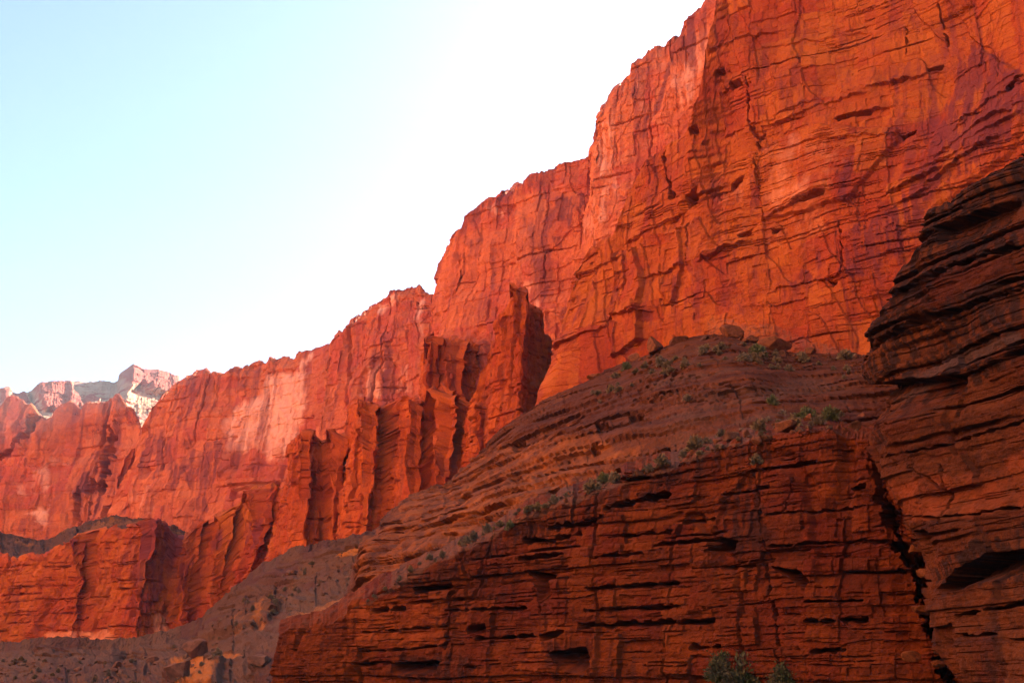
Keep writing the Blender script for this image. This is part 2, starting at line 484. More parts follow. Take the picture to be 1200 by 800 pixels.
# ------------------------------------------------------------------ rock colours
RED = dict(light=(0.471, 0.142, 0.023), mid=(0.365, 0.069, 0.018), dark=(0.198, 0.033, 0.014), varnish_and_shade=(.17, .040, .042), pale=(.74, .33, .16), rubble=(.34, .17, .11))
M_near = rock_material('red_wall_rock', **RED, size=1.0, streaks=.45, bands=.35, bump=.7, dark_amt=.6)
M_mid = rock_material('orange_buttress_rock', light=(0.499, 0.123, 0.020), mid=(0.360, 0.069, 0.015), dark=(0.189, 0.034, 0.014), varnish_and_shade=(.12, .048, .045), pale=(.64, .26, .09), rubble=(.30, .17, .12), size=1.3, streaks=.55, bands=.45, bump=.7, dark_amt=.6)
M_far = rock_material('haze_pink_wall_rock', light=(0.609, 0.207, 0.081), mid=(0.516, 0.134, 0.047), dark=(0.313, 0.067, 0.041), varnish_and_shade=(.20, .06, .055), pale=(0.827, 0.462, 0.287), rubble=(.34, .20, .17), size=2.0, streaks=.7, bands=.3, bump=.6, dark_amt=.6)  # distance haze put into the colour as extra pink
M_slope = rock_material('brown_stepped_rock', light=(0.144, 0.053, 0.015), mid=(0.090, 0.030, 0.011), dark=(0.039, 0.013, 0.007), varnish_and_shade=(.05, .022, .014), pale=(.36, .12, .02), rubble=(0.122, 0.062, 0.032), size=.8, streaks=.3, bands=.8, bump=.9)  # here and next two: dimmer foreground light put into darker colours
M_low = rock_material('dark_red_ledge_rock', light=(0.174, 0.044, 0.007), mid=(0.116, 0.024, 0.006), dark=(0.048, 0.012, 0.005), varnish_and_shade=(.036, .014, .010), pale=(0.259, 0.068, 0.012), rubble=(.17, .092, .055), size=.6, streaks=.5, bands=.7, bump=.9)
M_butt = rock_material('black_stained_ledge_rock', light=(0.125, 0.041, 0.010), mid=(0.075, 0.023, 0.008), dark=(0.024, 0.008, 0.005), varnish_and_shade=(0.018, 0.011, 0.009), pale=(0.238, 0.062, 0.018), rubble=(.10, .065, .055), size=.45, streaks=.5, bands=.7, bump=.9)
M_talus = rock_material('grey_brown_scree', light=(0.124, 0.067, 0.033), mid=(0.085, 0.045, 0.024), dark=(0.041, 0.020, 0.012), varnish_and_shade=(.07, .035, .025), pale=(.36, .14, .02), rubble=(.16, .108, .066), size=1.0, streaks=.1, bands=.3, bump=1.0)
M_pale = rock_material('cream_plateau_rock', light=(.62, .38, .22), mid=(.52, .27, .14), dark=(.36, .10, .05), varnish_and_shade=(.36, .045, .022), pale=(.7, .5, .34), rubble=(.4, .2, .1), size=1.6, streaks=.1, bands=.3, bump=.8)
M_stone = rock_material('fallen_red_rock', light=(0.195, 0.044, 0.006), mid=(0.130, 0.026, 0.005), dark=(0.058, 0.012, 0.004), varnish_and_shade=(.05, .016, .006), pale=(.36, .09, .01), rubble=(.2, .08, .03), size=.35, streaks=.2, bands=.3, bump=.8)
M_bank = rock_material('sunlit_bank_rock', light=(.78, .42, .18), mid=(.70, .32, .12), dark=(.5, .2, .08), varnish_and_shade=(.3, .12, .08), pale=(.8, .5, .3), rubble=(.5, .3, .2), size=3.0, streaks=.3, bands=.3, bump=.5)  # paled so the unseen wall bounces more light
RES = .95

# ------------------------------------------------------------------ main wall, nearest face
wall = Sheet([(650, 268), (644, 240), (662, 226), (700, 219), (800, 205), (900, 193), (1000, 181), (1100, 171), (1200, 161), (1450, 135)],
    rim=[(640, 345), (660, 325), (690, 282), (718, 268), (728, 218), (745, 195), (760, 178), (815, 152), (826, 120), (832, 90), (845, 0), (860, -70), (1000, -160), (1200, -260), (1500, -400)],
    foot=[(600, 540), (700, 460), (850, 415), (1000, 440), (1200, 470), (1500, 480)], pyref=300, batter=.06, seed=2, back=90, back_rise=.1, res=RES)
wall.lumps(45, 4.5, 1).lumps(14, .9, 2)
_q = wall.patch(40, .35) * (1 - .6 * poly_mask(wall.px, wall.py, [(900, 175), (1000, 150), (1000, 220), (985, 300), (910, 290)], 14))
wall.slabs(16, 2.2, 1.7, 1).slabs(6, 1.6, .45, 2).joints(7, 5, .42, 1, 1.2, mask=_q, tone=.55).joints(2.6, 2.0, .24, 2, 1.3, mask=_q, tone=.3).joints(1.1, .8, .10, 3, 1.3, mask=_q)
wall.cracks(18, 5, 1.2, 1, .02, .25)
wall.beds(1.0, 8, .14, 1, notch=1.1, nh=.28, thr=.45, run=14, warp=.6).beds(.4, 1.4, .16, 2, notch=.5, nh=.2, thr=.0, run=8, warp=.3, mask=smooth(.05, .4, fbm2(wall.S / 30, wall.Z / 12, 77, 3)))
wall.rough(2.2, .14, 1).rough(.7, .07, 2, 3)
for p in ([(864, 222), (880, 211), (879, 220), (865, 230)], [(808, 232), (825, 226), (824, 240), (811, 247)], [(845, 92), (857, 87), (858, 94), (847, 97)], [(864, 104), (877, 100), (878, 107), (866, 111)],
          [(816, 158), (825, 153), (825, 161), (817, 163)], [(829, 172), (838, 170), (836, 173), (830, 175)], [(938, 245), (965, 236), (982, 233), (980, 238), (955, 243)], [(873, 281), (889, 273), (888, 280), (875, 284)],
          [(912, 273), (926, 271), (920, 277), (914, 279)], [(981, 141), (1000, 132), (1019, 127), (1018, 133), (1000, 137), (985, 144)], [(1053, 158), (1071, 150), (1069, 156), (1056, 163)], [(1078, 73), (1093, 68), (1092, 74), (1079, 77)],
          [(1176, 100), (1196, 86), (1192, 94), (1178, 106)], [(896, 166), (904, 160), (902, 166), (897, 172)], [(974, 331), (984, 332), (978, 337)]):
    wall.hollow(p, 4.0, .8, .8)
for l, d, wd in (([(885, 100), (886, 150), (895, 168), (897, 200), (903, 250), (903, 262)], 1.5, 1.2), ([(776, 178), (779, 205), (788, 218), (790, 235)], 2.5, 1.6), ([(991, 262), (994, 285), (993, 322)], 1.2, 1.0), ([(1093, 0), (1096, 30), (1101, 48)], 1.5, 1.1), ([(1054, 25), (1054, 55)], 1.2, 1.0), ([(808, 262), (810, 312)], 1, .9)):
    wall.cut(l, d, wd)
for l, a, f in (([(887, 166), (930, 143), (975, 120), (1015, 106)], 1.5, 10), ([(885, 158), (925, 137), (970, 114), (1000, 104)], .8, 5), ([(905, 262), (943, 245), (984, 232)], 1.8, 14), ([(826, 311), (863, 296), (892, 286)], 1.6, 12), ([(800, 242), (826, 233), (840, 229), (864, 223)], 1.6, 10), ([(728, 287), (752, 277), (780, 263), (808, 250)], 1.6, 12),
                ([(980, 143), (1019, 128), (1052, 118)], 1.4, 8), ([(1010, 101), (1050, 90), (1094, 76)], 1.6, 7), ([(1012, 107), (1050, 97), (1092, 83)], .9, 4), ([(745, 331), (790, 318), (812, 312)], 1.1, 10), ([(700, 383), (730, 371), (772, 366)], 1.3, 12), ([(712, 332), (750, 322)], 1.0, 9), ([(760, 284), (808, 268)], 1.2, 6), ([(835, 70), (880, 55), (930, 35)], 1.0, 8), ([(885, 70), (940, 50), (1010, 30)], .9, 7),
                ([(905, 345), (960, 330), (1010, 322)], 1.2, 10), ([(1040, 235), (1080, 215), (1125, 195)], 1.6, 8), ([(1050, 250), (1100, 222)], 1.2, 7), ([(1095, 205), (1150, 160), (1200, 130)], 1.6, 10), ([(1100, 190), (1150, 145), (1190, 125)], 1.3, 7), ([(1090, 225), (1130, 190), (1180, 160)], 1.4, 7), ([(1120, 150), (1160, 115), (1200, 85)], 1.3, 9), ([(830, 200), (870, 190)], 1.0, 6), ([(640, 420), (690, 395), (720, 385)], 1.3, 8), ([(655, 330), (700, 312), (735, 300)], 1.2, 8), ([(930, 180), (990, 165), (1050, 158)], .7, 6)):
    wall.lip(l, a, f)
wall.push([(889, 186), (960, 150), (1052, 150), (1052, 165), (1020, 215), (1006, 240), (905, 262)], 1.2, 1.5, 1.5)          # the smooth slab with a square left edge
wall.push([(1086, 190), (1104, 92), (1118, 58), (1140, 48), (1200, 90), (1200, 160), (1180, 190), (1100, 250)], .8, 3, 2)
wall.push([(718, 300), (745, 290), (757, 330), (756, 400), (724, 420)], 1.6, 1.2, 1.5); wall.push([(776, 300), (800, 268), (806, 310), (790, 360), (776, 340)], 1.0, 1.2, 1.5)
for p, v in (([(1085, 200), (1100, 110), (1112, 62), (1128, 40), (1150, 48), (1172, 66), (1200, 95), (1200, 165), (1175, 180), (1140, 200), (1100, 240), (1060, 300), (1020, 330), (998, 330), (997, 300), (1016, 262), (1048, 250)], .85), ([(997, 195), (1005, 190), (1012, 215), (1010, 245), (996, 245)], .7),
             ([(956, 300), (976, 288), (975, 312), (955, 328)], .7), ([(700, 330), (830, 310), (1010, 330), (1010, 420), (690, 470)], .35), ([(940, 320), (985, 318), (980, 345), (930, 350)], .7), ([(655, 280), (690, 285), (700, 330), (690, 400), (660, 420), (650, 350)], .35), ([(1010, 75), (1080, 60), (1090, 130), (1050, 150), (1015, 120)], .35),
             ([(830, 300), (870, 240), (890, 300), (860, 340)], .4), ([(880, 60), (980, 20), (1000, 60), (880, 120)], .35), ([(740, 180), (840, 150), (840, 210), (735, 230)], .35)):
    wall.paint(0, p, v, 6, 6)
for p, v in (([(720, 290), (760, 200), (800, 215), (780, 300), (730, 330)], .45), ([(760, 330), (810, 300), (830, 350), (800, 390), (750, 390)], .5), ([(890, 90), (960, 60), (1010, 70), (1000, 110), (940, 130), (890, 145)], .4), ([(835, 20), (870, 0), (880, 60), (850, 100), (832, 90)], .4), ([(860, 310), (905, 300), (915, 370), (870, 375)], .5), ([(1060, 0), (1100, 0), (1110, 50), (1080, 70)], .4), ([(640, 400), (690, 340), (700, 380), (660, 440)], .5)):
    wall.paint(0, p, v, 14, 12, .75)
wall.m[..., 0] = np.maximum(wall.m[..., 0], .55 * smooth(.25, .6, fbm2(wall.S / 22, wall.Z / 30, 61, 4)) * smooth(-.3, .3, fbm2(wall.S / 2.2, wall.Z / 22, 62, 3)))
wall.paint(0, [(1010, 0), (1200, 0), (1200, 200), (1060, 330), (1000, 400), (990, 330), (1040, 220), (1020, 120)], .5, 30, 14, .7)
wall.paint(1, [(900, 170), (985, 150), (1000, 200), (985, 290), (910, 300)], .38, 16, 8, .2); wall.paint(1, [(830, 240), (900, 190), (900, 300), (840, 300)], .3, 14, 8, .2)
wall.paint(2, [(840, 372), (900, 382), (990, 405), (1010, 440), (820, 440)], .45, 5, 4, 0)
wall.build('cliff_wall', M_near, label='tall sheer orange red cliff face filling the upper right', kind='structure')

shoulder = Sheet([(700, 330), (676, 290), (668, 264), (684, 257), (720, 252), (780, 244), (840, 237), (940, 225)],
    rim=[(655, 230), (664, 200), (672, 175), (682, 155), (694, 146), (701, 128), (715, 104), (735, 84), (742, 72), (770, 52), (795, 38), (803, 24), (832, 4), (900, -60), (1000, -130)],
    foot=[(640, 480), (800, 300), (1000, 200)], pyref=200, batter=.10, seed=3, back=90, res=RES)
shoulder.lumps(40, 3, 1).lumps(12, .8, 2)
shoulder.slabs(14, 2.2, 1.2, 1).slabs(5, 2, .5, 2).joints(7.5, 5.8, 0.62, 1, 1.2, mask=shoulder.patch(38, .3), tone=.55).joints(3.0, 2.4, 0.33, 2, 1.3, tone=.3).cracks(14, 4, 1.2, 1, .04).cracks(5, 3, .6, 2, .07, .1).beds(1.5, 8, .3, 1, notch=.9, nh=.5, thr=.35, run=14).rough(2.5, .3, 1).rough(.9, .15, 2, 3)
for p in ([(790, 60), (798, 50), (780, 110), (752, 165), (748, 160), (772, 105)], [(655, 235), (680, 225), (684, 270), (676, 285), (668, 280), (662, 260)], [(690, 150), (705, 140), (700, 175)], [(740, 100), (752, 95), (748, 118), (742, 118)]): shoulder.paint(0, p, .8, 3, 4)
shoulder.paint(0, [(665, 200), (690, 146), (735, 84), (800, 36), (835, 0), (845, 12), (800, 55), (740, 105), (700, 160), (672, 205)], .45, 4, 4)
shoulder.paint(1, [(660, 250), (672, 180), (735, 84), (800, 36), (840, 0), (840, 90), (760, 180), (700, 290)], .28, 8, 6, .3)
for p in ([(800, 60), (820, 50), (828, 95), (800, 130), (785, 120)], [(700, 160), (730, 120), (720, 190), (700, 220)], [(690, 230), (730, 200), (715, 260), (690, 300)]): shoulder.paint(1, p, .5, 8, 6)
shoulder.m[..., 0] = np.maximum(shoulder.m[..., 0], .6 * smooth(.15, .55, fbm2(shoulder.S / 22, shoulder.Z / 31, 63, 4)) * smooth(-.3, .3, fbm2(shoulder.S / 2.4, shoulder.Z / 22, 64, 3)))
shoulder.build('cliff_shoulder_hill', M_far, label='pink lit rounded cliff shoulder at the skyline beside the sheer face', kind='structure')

second = Sheet([(560, 420), (500, 345), (496, 325), (510, 312), (560, 302), (620, 294), (680, 287), (760, 280)],
    rim=[(488, 420), (496, 350), (503, 336), (514, 318), (519, 298), (530, 275), (539, 268), (545, 250), (565, 235), (585, 222), (605, 214), (622, 205), (645, 198), (668, 188), (760, 160)],
    foot=[(480, 570), (560, 560), (640, 500), (760, 400)], pyref=350, batter=.12, seed=4, back=110, res=RES)
second.lumps(50, 4, 1).lumps(16, 1.4, 2)
second.slabs(18, 2.5, 1.6, 1).slabs(7, 2, .6, 2).joints(10.2, 7.8, 0.85, 1, 1.2, mask=second.patch(51, .3), tone=.55).joints(4.1, 3.2, 0.44, 2, 1.3, tone=.3).cracks(18, 4, 1.6, 1, .04).cracks(6, 3, .8, 2, .07, .1).beds(2, 9, .35, 1, notch=1.0, nh=.5, thr=.35, run=18).rough(3, .4, 1).rough(1.1, .2, 2, 3)
for p, v in (([(655, 230), (684, 228), (682, 265), (674, 276), (664, 262)], .9), ([(656, 285), (666, 280), (664, 298), (658, 304)], .9), ([(550, 282), (572, 276), (566, 300), (550, 304)], .6), ([(533, 296), (548, 293), (544, 310), (534, 310)], .7), ([(596, 310), (607, 312), (606, 345), (598, 350)], .7),
             ([(530, 275), (545, 250), (585, 222), (625, 205), (668, 190), (668, 212), (620, 225), (580, 245), (550, 268), (535, 290)], .5), ([(590, 330), (620, 300), (660, 310), (650, 350), (620, 360)], .45), ([(560, 340), (590, 330), (585, 380), (560, 385)], .55), ([(500, 345), (520, 318), (516, 350), (504, 400)], .4)):
    second.paint(0, p, v, 4, 5)
second.paint(0, [(550, 300), (640, 240), (668, 260), (640, 330), (580, 360), (540, 350)], .42, 10, 9, .7)
second.paint(0, [(505, 350), (540, 300), (570, 310), (540, 400), (505, 420)], .42, 10, 9, .7)
for p in ([(494, 380), (505, 350), (512, 360), (510, 395), (498, 400)], [(570, 240), (590, 228), (588, 250), (572, 258)], [(600, 350), (640, 330), (640, 400), (600, 420)], [(505, 420), (560, 400), (560, 440), (505, 470)]): second.paint(1, p, .55, 7, 6)
second.m[..., 0] = np.maximum(second.m[..., 0], .6 * smooth(.15, .55, fbm2(second.S / 29, second.Z / 42, 63, 4)) * smooth(-.3, .3, fbm2(second.S / 3.2, second.Z / 29, 64, 3)))
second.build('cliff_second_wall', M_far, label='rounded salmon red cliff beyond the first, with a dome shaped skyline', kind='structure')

third = Sheet([(430, 540), (366, 455), (360, 430), (378, 420), (420, 410), (470, 400), (540, 390)],
    rim=[(352, 500), (360, 440), (368, 416), (376, 405), (388, 394), (412, 370), (420, 365), (432, 357), (455, 343), (478, 337), (492, 336), (497, 341), (545, 345)],
    foot=[(340, 590), (430, 580), (560, 560)], pyref=450, batter=.12, seed=5, back=120, res=RES)
third.lumps(55, 5, 1).lumps(18, 1.6, 2)
third.slabs(20, 2.5, 1.8, 1).slabs(8, 2, .7, 2).joints(12.6, 9.7, 1.05, 1, 1.2, mask=third.patch(63, .3), tone=.55).joints(5.0, 4.0, 0.55, 2, 1.3, tone=.3).cracks(20, 4, 1.8, 1, .04).cracks(7, 3, .8, 2, .07, .1).beds(2, 10, .4, 1, notch=1.0, nh=.6, thr=.35, run=20).rough(4, .5, 1).rough(1.4, .25, 2, 3)
for p, v in (([(365, 445), (385, 430), (380, 480), (362, 520), (352, 505), (360, 480)], .55), ([(440, 360), (470, 345), (490, 350), (470, 375), (450, 380)], .4), ([(455, 380), (480, 372), (480, 392), (462, 392)], .6), ([(345, 500), (380, 460), (400, 440), (390, 480), (365, 510)], .5)): third.paint(0, p, v, 5, 5)
for p, v in (([(430, 430), (452, 418), (444, 465), (426, 468)], .6), ([(440, 352), (485, 340), (470, 352), (440, 366)], .7), ([(490, 350), (497, 345), (500, 400), (492, 400)], .8), ([(460, 430), (480, 425), (480, 460), (462, 462)], .4)): third.paint(1, p, v, 5, 5)
third.push([(424, 440), (440, 422), (458, 420), (470, 440), (468, 475), (424, 475)], -1.5, 2, 2)
third.m[..., 0] = np.maximum(third.m[..., 0], .6 * smooth(.15, .55, fbm2(third.S / 36, third.Z / 52, 63, 4)) * smooth(-.3, .3, fbm2(third.S / 4.0, third.Z / 36, 64, 3)))
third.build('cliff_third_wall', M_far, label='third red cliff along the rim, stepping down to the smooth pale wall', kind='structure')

fourth = Sheet([(200, 640), (120, 570), (150, 545), (190, 532), (250, 522), (310, 510), (350, 498), (372, 478), (420, 465)],
    rim=[(95, 640), (110, 615), (132, 578), (150, 545), (168, 508), (180, 480), (192, 460), (203, 446), (216, 440), (228, 436), (242, 433), (256, 436), (270, 433), (288, 427), (320, 421), (345, 418), (368, 412), (420, 395)],
    foot=[(90, 660), (200, 660), (300, 610), (420, 560)], pyref=540, batter=.16, seed=6, back=140, res=RES)
fourth.lumps(60, 5, 1).lumps(20, 1.6, 2)
fourth.slabs(24, 2.5, 1.8, 1).slabs(9, 2, .7, 2).joints(15.6, 12.0, 1.30, 1, 1.2, mask=fourth.patch(78, .3), tone=.55).joints(6.2, 4.9, 0.68, 2, 1.3, tone=.3).cracks(22, 4, 1.8, 1, .035).cracks(8, 3, .8, 2, .07, .15).beds(3, 12, .4, 1, notch=.9, nh=.6, thr=.4, run=24).rough(5, .6, 1).rough(1.8, .3, 2, 3)
for p, v in (([(196, 470), (205, 446), (255, 438), (275, 445), (262, 470), (230, 500), (200, 510), (180, 520)], .6), ([(276, 430), (308, 424), (306, 455), (280, 462)], .7), ([(308, 422), (340, 418), (334, 440), (312, 442)], .45), ([(170, 512), (205, 508), (208, 540), (180, 560), (160, 560)], .7), ([(225, 530), (262, 512), (280, 520), (262, 560), (235, 590), (222, 570)], .75), ([(205, 540), (226, 545), (195, 600), (186, 600)], .8), ([(230, 560), (242, 565), (250, 600), (228, 602)], .8), ([(120, 600), (140, 575), (150, 590), (130, 610)], .4)):
    fourth.paint(0, p, v, 4, 5)
for p, v in (([(262, 500), (290, 470), (330, 440), (368, 425), (366, 470), (350, 520), (330, 545), (300, 530), (270, 530)], .75), ([(300, 470), (352, 460), (350, 510), (320, 520)], .95), ([(356, 425), (371, 418), (366, 468), (356, 466)], .9), ([(135, 595), (150, 570), (190, 560), (180, 600), (150, 610)], .35)): fourth.paint(1, p, v, 9, 6, .3)  # paler areas across the middle and right of the face
fourth.push([(274, 570), (276, 560), (292, 548), (334, 545), (334, 566)], 3.0, 1.5, 1); fourth.push([(276, 574), (332, 567), (330, 580), (276, 584)], -4, 1.2, 1)
fourth.paint(1, [(276, 572), (325, 566), (320, 576), (280, 580)], .6, 3, 2, 0)
fourth.push([(255, 520), (280, 512), (278, 545), (262, 560)], 1.5, 2, 2)
fourth.m[..., 0] = np.maximum(fourth.m[..., 0], .6 * smooth(.15, .55, fbm2(fourth.S / 43, fourth.Z / 62, 63, 4)) * smooth(-.3, .3, fbm2(fourth.S / 4.8, fourth.Z / 43, 64, 3)))
fourth.build('cliff_smooth_wall', M_far, label='long smooth salmon cliff with a pale patch and flat rim', kind='structure')

fifth = Sheet([(-160, 700), (-60, 660), (0, 650), (60, 640), (110, 625), (150, 610), (185, 600), (240, 640)],
    rim=[(-160, 450), (-60, 470), (0, 492), (8, 484), (14, 470), (24, 466), (38, 472), (48, 482), (58, 490), (64, 484), (72, 476), (84, 470), (92, 478), (104, 474), (118, 468), (130, 465), (138, 466), (146, 478), (152, 487), (156, 497), (170, 500), (185, 515), (240, 540)],
    foot=[(-160, 660), (0, 660), (240, 660)], pyref=560, batter=.14, seed=7, back=90, back_rise=-.05, res=RES)
fifth.lumps(60, 8, 1).lumps(20, 2.0, 2)
fifth.slabs(26, 2.5, 2.0, 1).slabs(10, 2, .8, 2).joints(18.0, 13.8, 1.50, 1, 1.2, mask=fifth.patch(90, .3), tone=.55).joints(7.2, 5.7, 0.78, 2, 1.3, tone=.3).cracks(24, 4, 2.2, 1, .04).cracks(9, 3, 1, 2, .07, .1).beds(3, 12, .4, 1, notch=.9, nh=.6, thr=.4, run=24).rough(5, .6, 1).rough(2, .35, 2, 3)
for l, d, wd in (([(126, 495), (120, 520), (112, 570)], 12, 5), ([(50, 490), (40, 510), (0, 540)], 8, 4), ([(150, 540), (138, 560), (122, 600)], 14, 7), ([(88, 570), (82, 620)], 6, 4), ([(104, 560), (98, 615)], 6, 4)): fifth.cut(l, d, wd, 2)
for p, v in (([(75, 600), (88, 560), (112, 540), (116, 580), (100, 640), (78, 640)], .85), ([(120, 490), (128, 492), (118, 560), (108, 570)], .8), ([(0, 500), (60, 480), (140, 466), (155, 500), (130, 520), (60, 520), (0, 545)], .5), ([(0, 540), (14, 545), (16, 590), (0, 590)], .6), ([(130, 560), (160, 530), (150, 570), (126, 600)], .8)): fifth.paint(0, p, v, 4, 5)  # dark stains, and shade inside the cut gullies put into the colour
for p, v in (([(35, 548), (62, 540), (60, 580), (30, 590), (22, 570)], .5), ([(62, 540), (80, 530), (70, 580), (60, 590)], .35)): fifth.paint(1, p, v, 8, 6, .3)
fifth.paint(1, [(28, 602), (36, 597), (56, 597), (60, 606), (52, 622), (44, 608)], .8, 6, 6, .2)
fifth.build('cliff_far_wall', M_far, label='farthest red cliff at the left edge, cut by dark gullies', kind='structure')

# ------------------------------------------------------------------ buttresses that stand in front of the wall
fin = Sheet([(536, 300), (550, 268), (575, 254), (606, 246), (615, 246), (654, 275)],
    rim=[(530, 540), (545, 505), (556, 472), (563, 450), (568, 425), (571, 405), (576, 392), (590, 362), (597, 345), (606, 334), (612, 342), (618, 352), (628, 355), (640, 364), (644, 388), (652, 410), (660, 470)],
    foot=[(520, 590), (620, 540), (680, 500)], pyref=450, batter=.05, seed=11, back=30, back_rise=-.3, res=RES, corner=1)
fin.sway(14, 1.2).lumps(22, 1.0, 1).slabs(7.0, 2.2, .7, 1).slabs(3.0, 2, .3, 2).joints(5.6, 4.5, 0.50, 1, 1.4, tone=.4).joints(2.4, 1.8, 0.39, 2, 1.4, tone=.3).cracks(8.0, 4, 1.2, 1, .05).cracks(3.0, 3, .5, 2, .09, .1)
fin.beds(1.0, 5.0, .3, 1, notch=1.0, nh=.45, thr=.25, run=12).rough(2.0, .28, 1).rough(0.80, .14, 2, 3)
fin.build('rock_fin', M_mid, label='tallest orange rock fin with a dark purple right side', cat='rock fin')

twin = Sheet([(486, 340), (492, 308), (508, 302), (515, 305), (518, 299), (533, 293), (573, 305)],
    rim=[(478, 520), (488, 470), (495, 425), (499, 402), (505, 391), (511, 394), (513, 408), (516, 396), (524, 391), (534, 394), (546, 400), (560, 402), (571, 408), (580, 430)],
    foot=[(470, 580), (600, 570)], pyref=460, batter=.06, seed=12, back=30, back_rise=-.2, res=RES, corner=1)
twin.sway(12, 1.6).lumps(23, 1.0, 1).slabs(7.4, 2.2, .7, 1).slabs(3.2, 2, .3, 2).joints(6.4, 5.1, 0.88, 1, 1.4, tone=.4).joints(2.7, 2.1, 0.45, 2, 1.4, tone=.3).cracks(8.4, 4, 1.2, 1, .05).cracks(3.2, 3, .5, 2, .09, .1)
twin.beds(1.1, 5.2, .3, 1, notch=1.0, nh=.45, thr=.25, run=12).rough(2.1, .28, 1).rough(0.84, .14, 2, 3)
twin.build('twin_pinnacle', M_mid, label='two topped orange pinnacle left of the tallest fin', cat='rock pinnacle')

front = Sheet([(388, 335), (400, 304), (427, 296), (450, 301), (454, 296), (470, 288), (486, 284), (503, 288), (507, 283), (518, 274), (531, 278), (535, 273), (545, 264), (575, 258), (600, 270)],
    rim=[(375, 640), (384, 560), (390, 520), (399, 490), (404, 474), (416, 467), (430, 471), (450, 484), (455, 471), (474, 464), (488, 469), (503, 480), (507, 458), (518, 450), (530, 468), (536, 461), (552, 477), (568, 470), (600, 470)],
    foot=[(370, 690), (450, 650), (600, 600)], pyref=560, batter=.10, seed=13, back=26, back_rise=-.35, res=RES, corner=1)
front.sway(13, 1.8).lumps(24, 1.0, 1).slabs(7.7, 2.2, .7, 1).slabs(3.3, 2, .3, 2).joints(6.4, 5.1, 0.88, 1, 1.4, tone=.4).joints(2.7, 2.1, 0.45, 2, 1.4, tone=.3).cracks(8.8, 4, 1.2, 1, .05).cracks(3.3, 3, .5, 2, .09, .1)
front.beds(1.1, 5.5, .3, 1, notch=1.0, nh=.45, thr=.25, run=12).rough(2.2, .28, 1).rough(0.88, .14, 2, 3)
front.build('ribbed_buttress', M_mid, label='broad ribbed orange buttress below the twin pinnacle', cat='rock buttress')

block = Sheet([(322, 375), (332, 336), (353, 328), (379, 333), (382, 329), (388, 325), (405, 329)],
    rim=[(310, 640), (322, 590), (333, 548), (340, 530), (346, 515), (356, 503), (366, 506), (379, 518), (382, 505), (392, 502), (404, 514), (412, 530)],
    foot=[(300, 690), (420, 680)], pyref=580, batter=.09, seed=14, back=26, back_rise=-.35, res=RES, corner=1)
block.sway(13, 1.7).lumps(26, 1.0, 1).slabs(8.4, 2.2, .7, 1).slabs(3.6, 2, .3, 2).joints(7.2, 5.8, 0.99, 1, 1.4, tone=.4).joints(3.1, 2.3, 0.50, 2, 1.4, tone=.3).cracks(9.6, 4, 1.2, 1, .05).cracks(3.6, 3, .5, 2, .09, .1)
block.beds(1.2, 6.0, .3, 1, notch=1.0, nh=.45, thr=.25, run=12).rough(2.4, .28, 1).rough(0.96, .14, 2, 3)
block.build('dark_sided_buttress', M_mid, label='squat flat topped buttress with two dark grey sides against the pale wall', cat='rock buttress')

tier = Sheet([(-160, 470), (-40, 440), (30, 424), (88, 410), (99, 413), (102, 408), (150, 394), (163, 390), (200, 402), (206, 401), (221, 396), (232, 399), (236, 394), (254, 386), (266, 389), (270, 382), (290, 372), (304, 375), (308, 368), (345, 352), (400, 345)],
    rim=[(-160, 650), (-40, 640), (0, 645), (14, 653), (30, 654), (60, 642), (88, 630), (105, 622), (120, 618), (150, 616), (168, 612), (184, 608), (196, 622), (210, 632), (225, 630), (236, 612), (262, 604), (278, 588), (292, 574), (320, 568), (345, 580), (400, 640)],
    foot=[(-160, 800), (0, 790), (150, 790), (260, 740), (330, 690), (430, 660)], pyref=690, batter=.12, seed=15, back=25, back_rise=-.15, res=RES, corner=1)
tier.sway(16, 3.0).lumps(30, 2.0, 1).slabs(10, 2.2, 1.3, 1).slabs(4.5, 2, .6, 2).joints(8, 6.5, 1.2, 1, 1.4, tone=.4).joints(3.4, 2.6, .55, 2, 1.4, tone=.3).cracks(12, 4, 1.8, 1, .05).cracks(5, 3, .9, 2, .08, .1).beds(1.5, 7, .45, 1, notch=1.1, nh=.6, thr=.2, run=16).rough(3, .4, 1).rough(1.2, .2, 2, 3)
for p, v in (([(88, 632), (100, 628), (95, 655), (90, 660)], .9), ([(160, 612), (185, 606), (225, 628), (215, 650), (196, 690), (168, 720), (160, 690), (150, 670)], .8), ([(142, 690), (160, 680), (166, 740), (145, 730)], .8), ([(20, 700), (50, 680), (40, 720), (16, 740)], .5), ([(218, 660), (228, 655), (222, 690), (212, 700)], .8), ([(252, 620), (268, 605), (262, 640), (250, 645)], .8), ([(288, 610), (304, 605), (300, 640), (286, 650)], .7)): tier.paint(0, p, v, 3, 4)  # right-facing rib sides darkened: their shade put into the colour
tier.paint(1, [(50, 740), (130, 735), (140, 752), (60, 756)], .6, 5, 4, 0); tier.paint(1, [(180, 720), (206, 722), (200, 752), (180, 756)], .6, 5, 4, 0)
tier.m[..., 0] = np.maximum(tier.m[..., 0], .6 * smooth(.1, .5, fbm2(tier.S / 26, tier.Z / 34, 63, 4)) * smooth(-.3, .3, fbm2(tier.S / 4, tier.Z / 36, 64, 3)))
tier.build('cliff_lower_wall', M_near, label='lower orange cliff tier with ribs and dark alcoves at left', kind='structure')

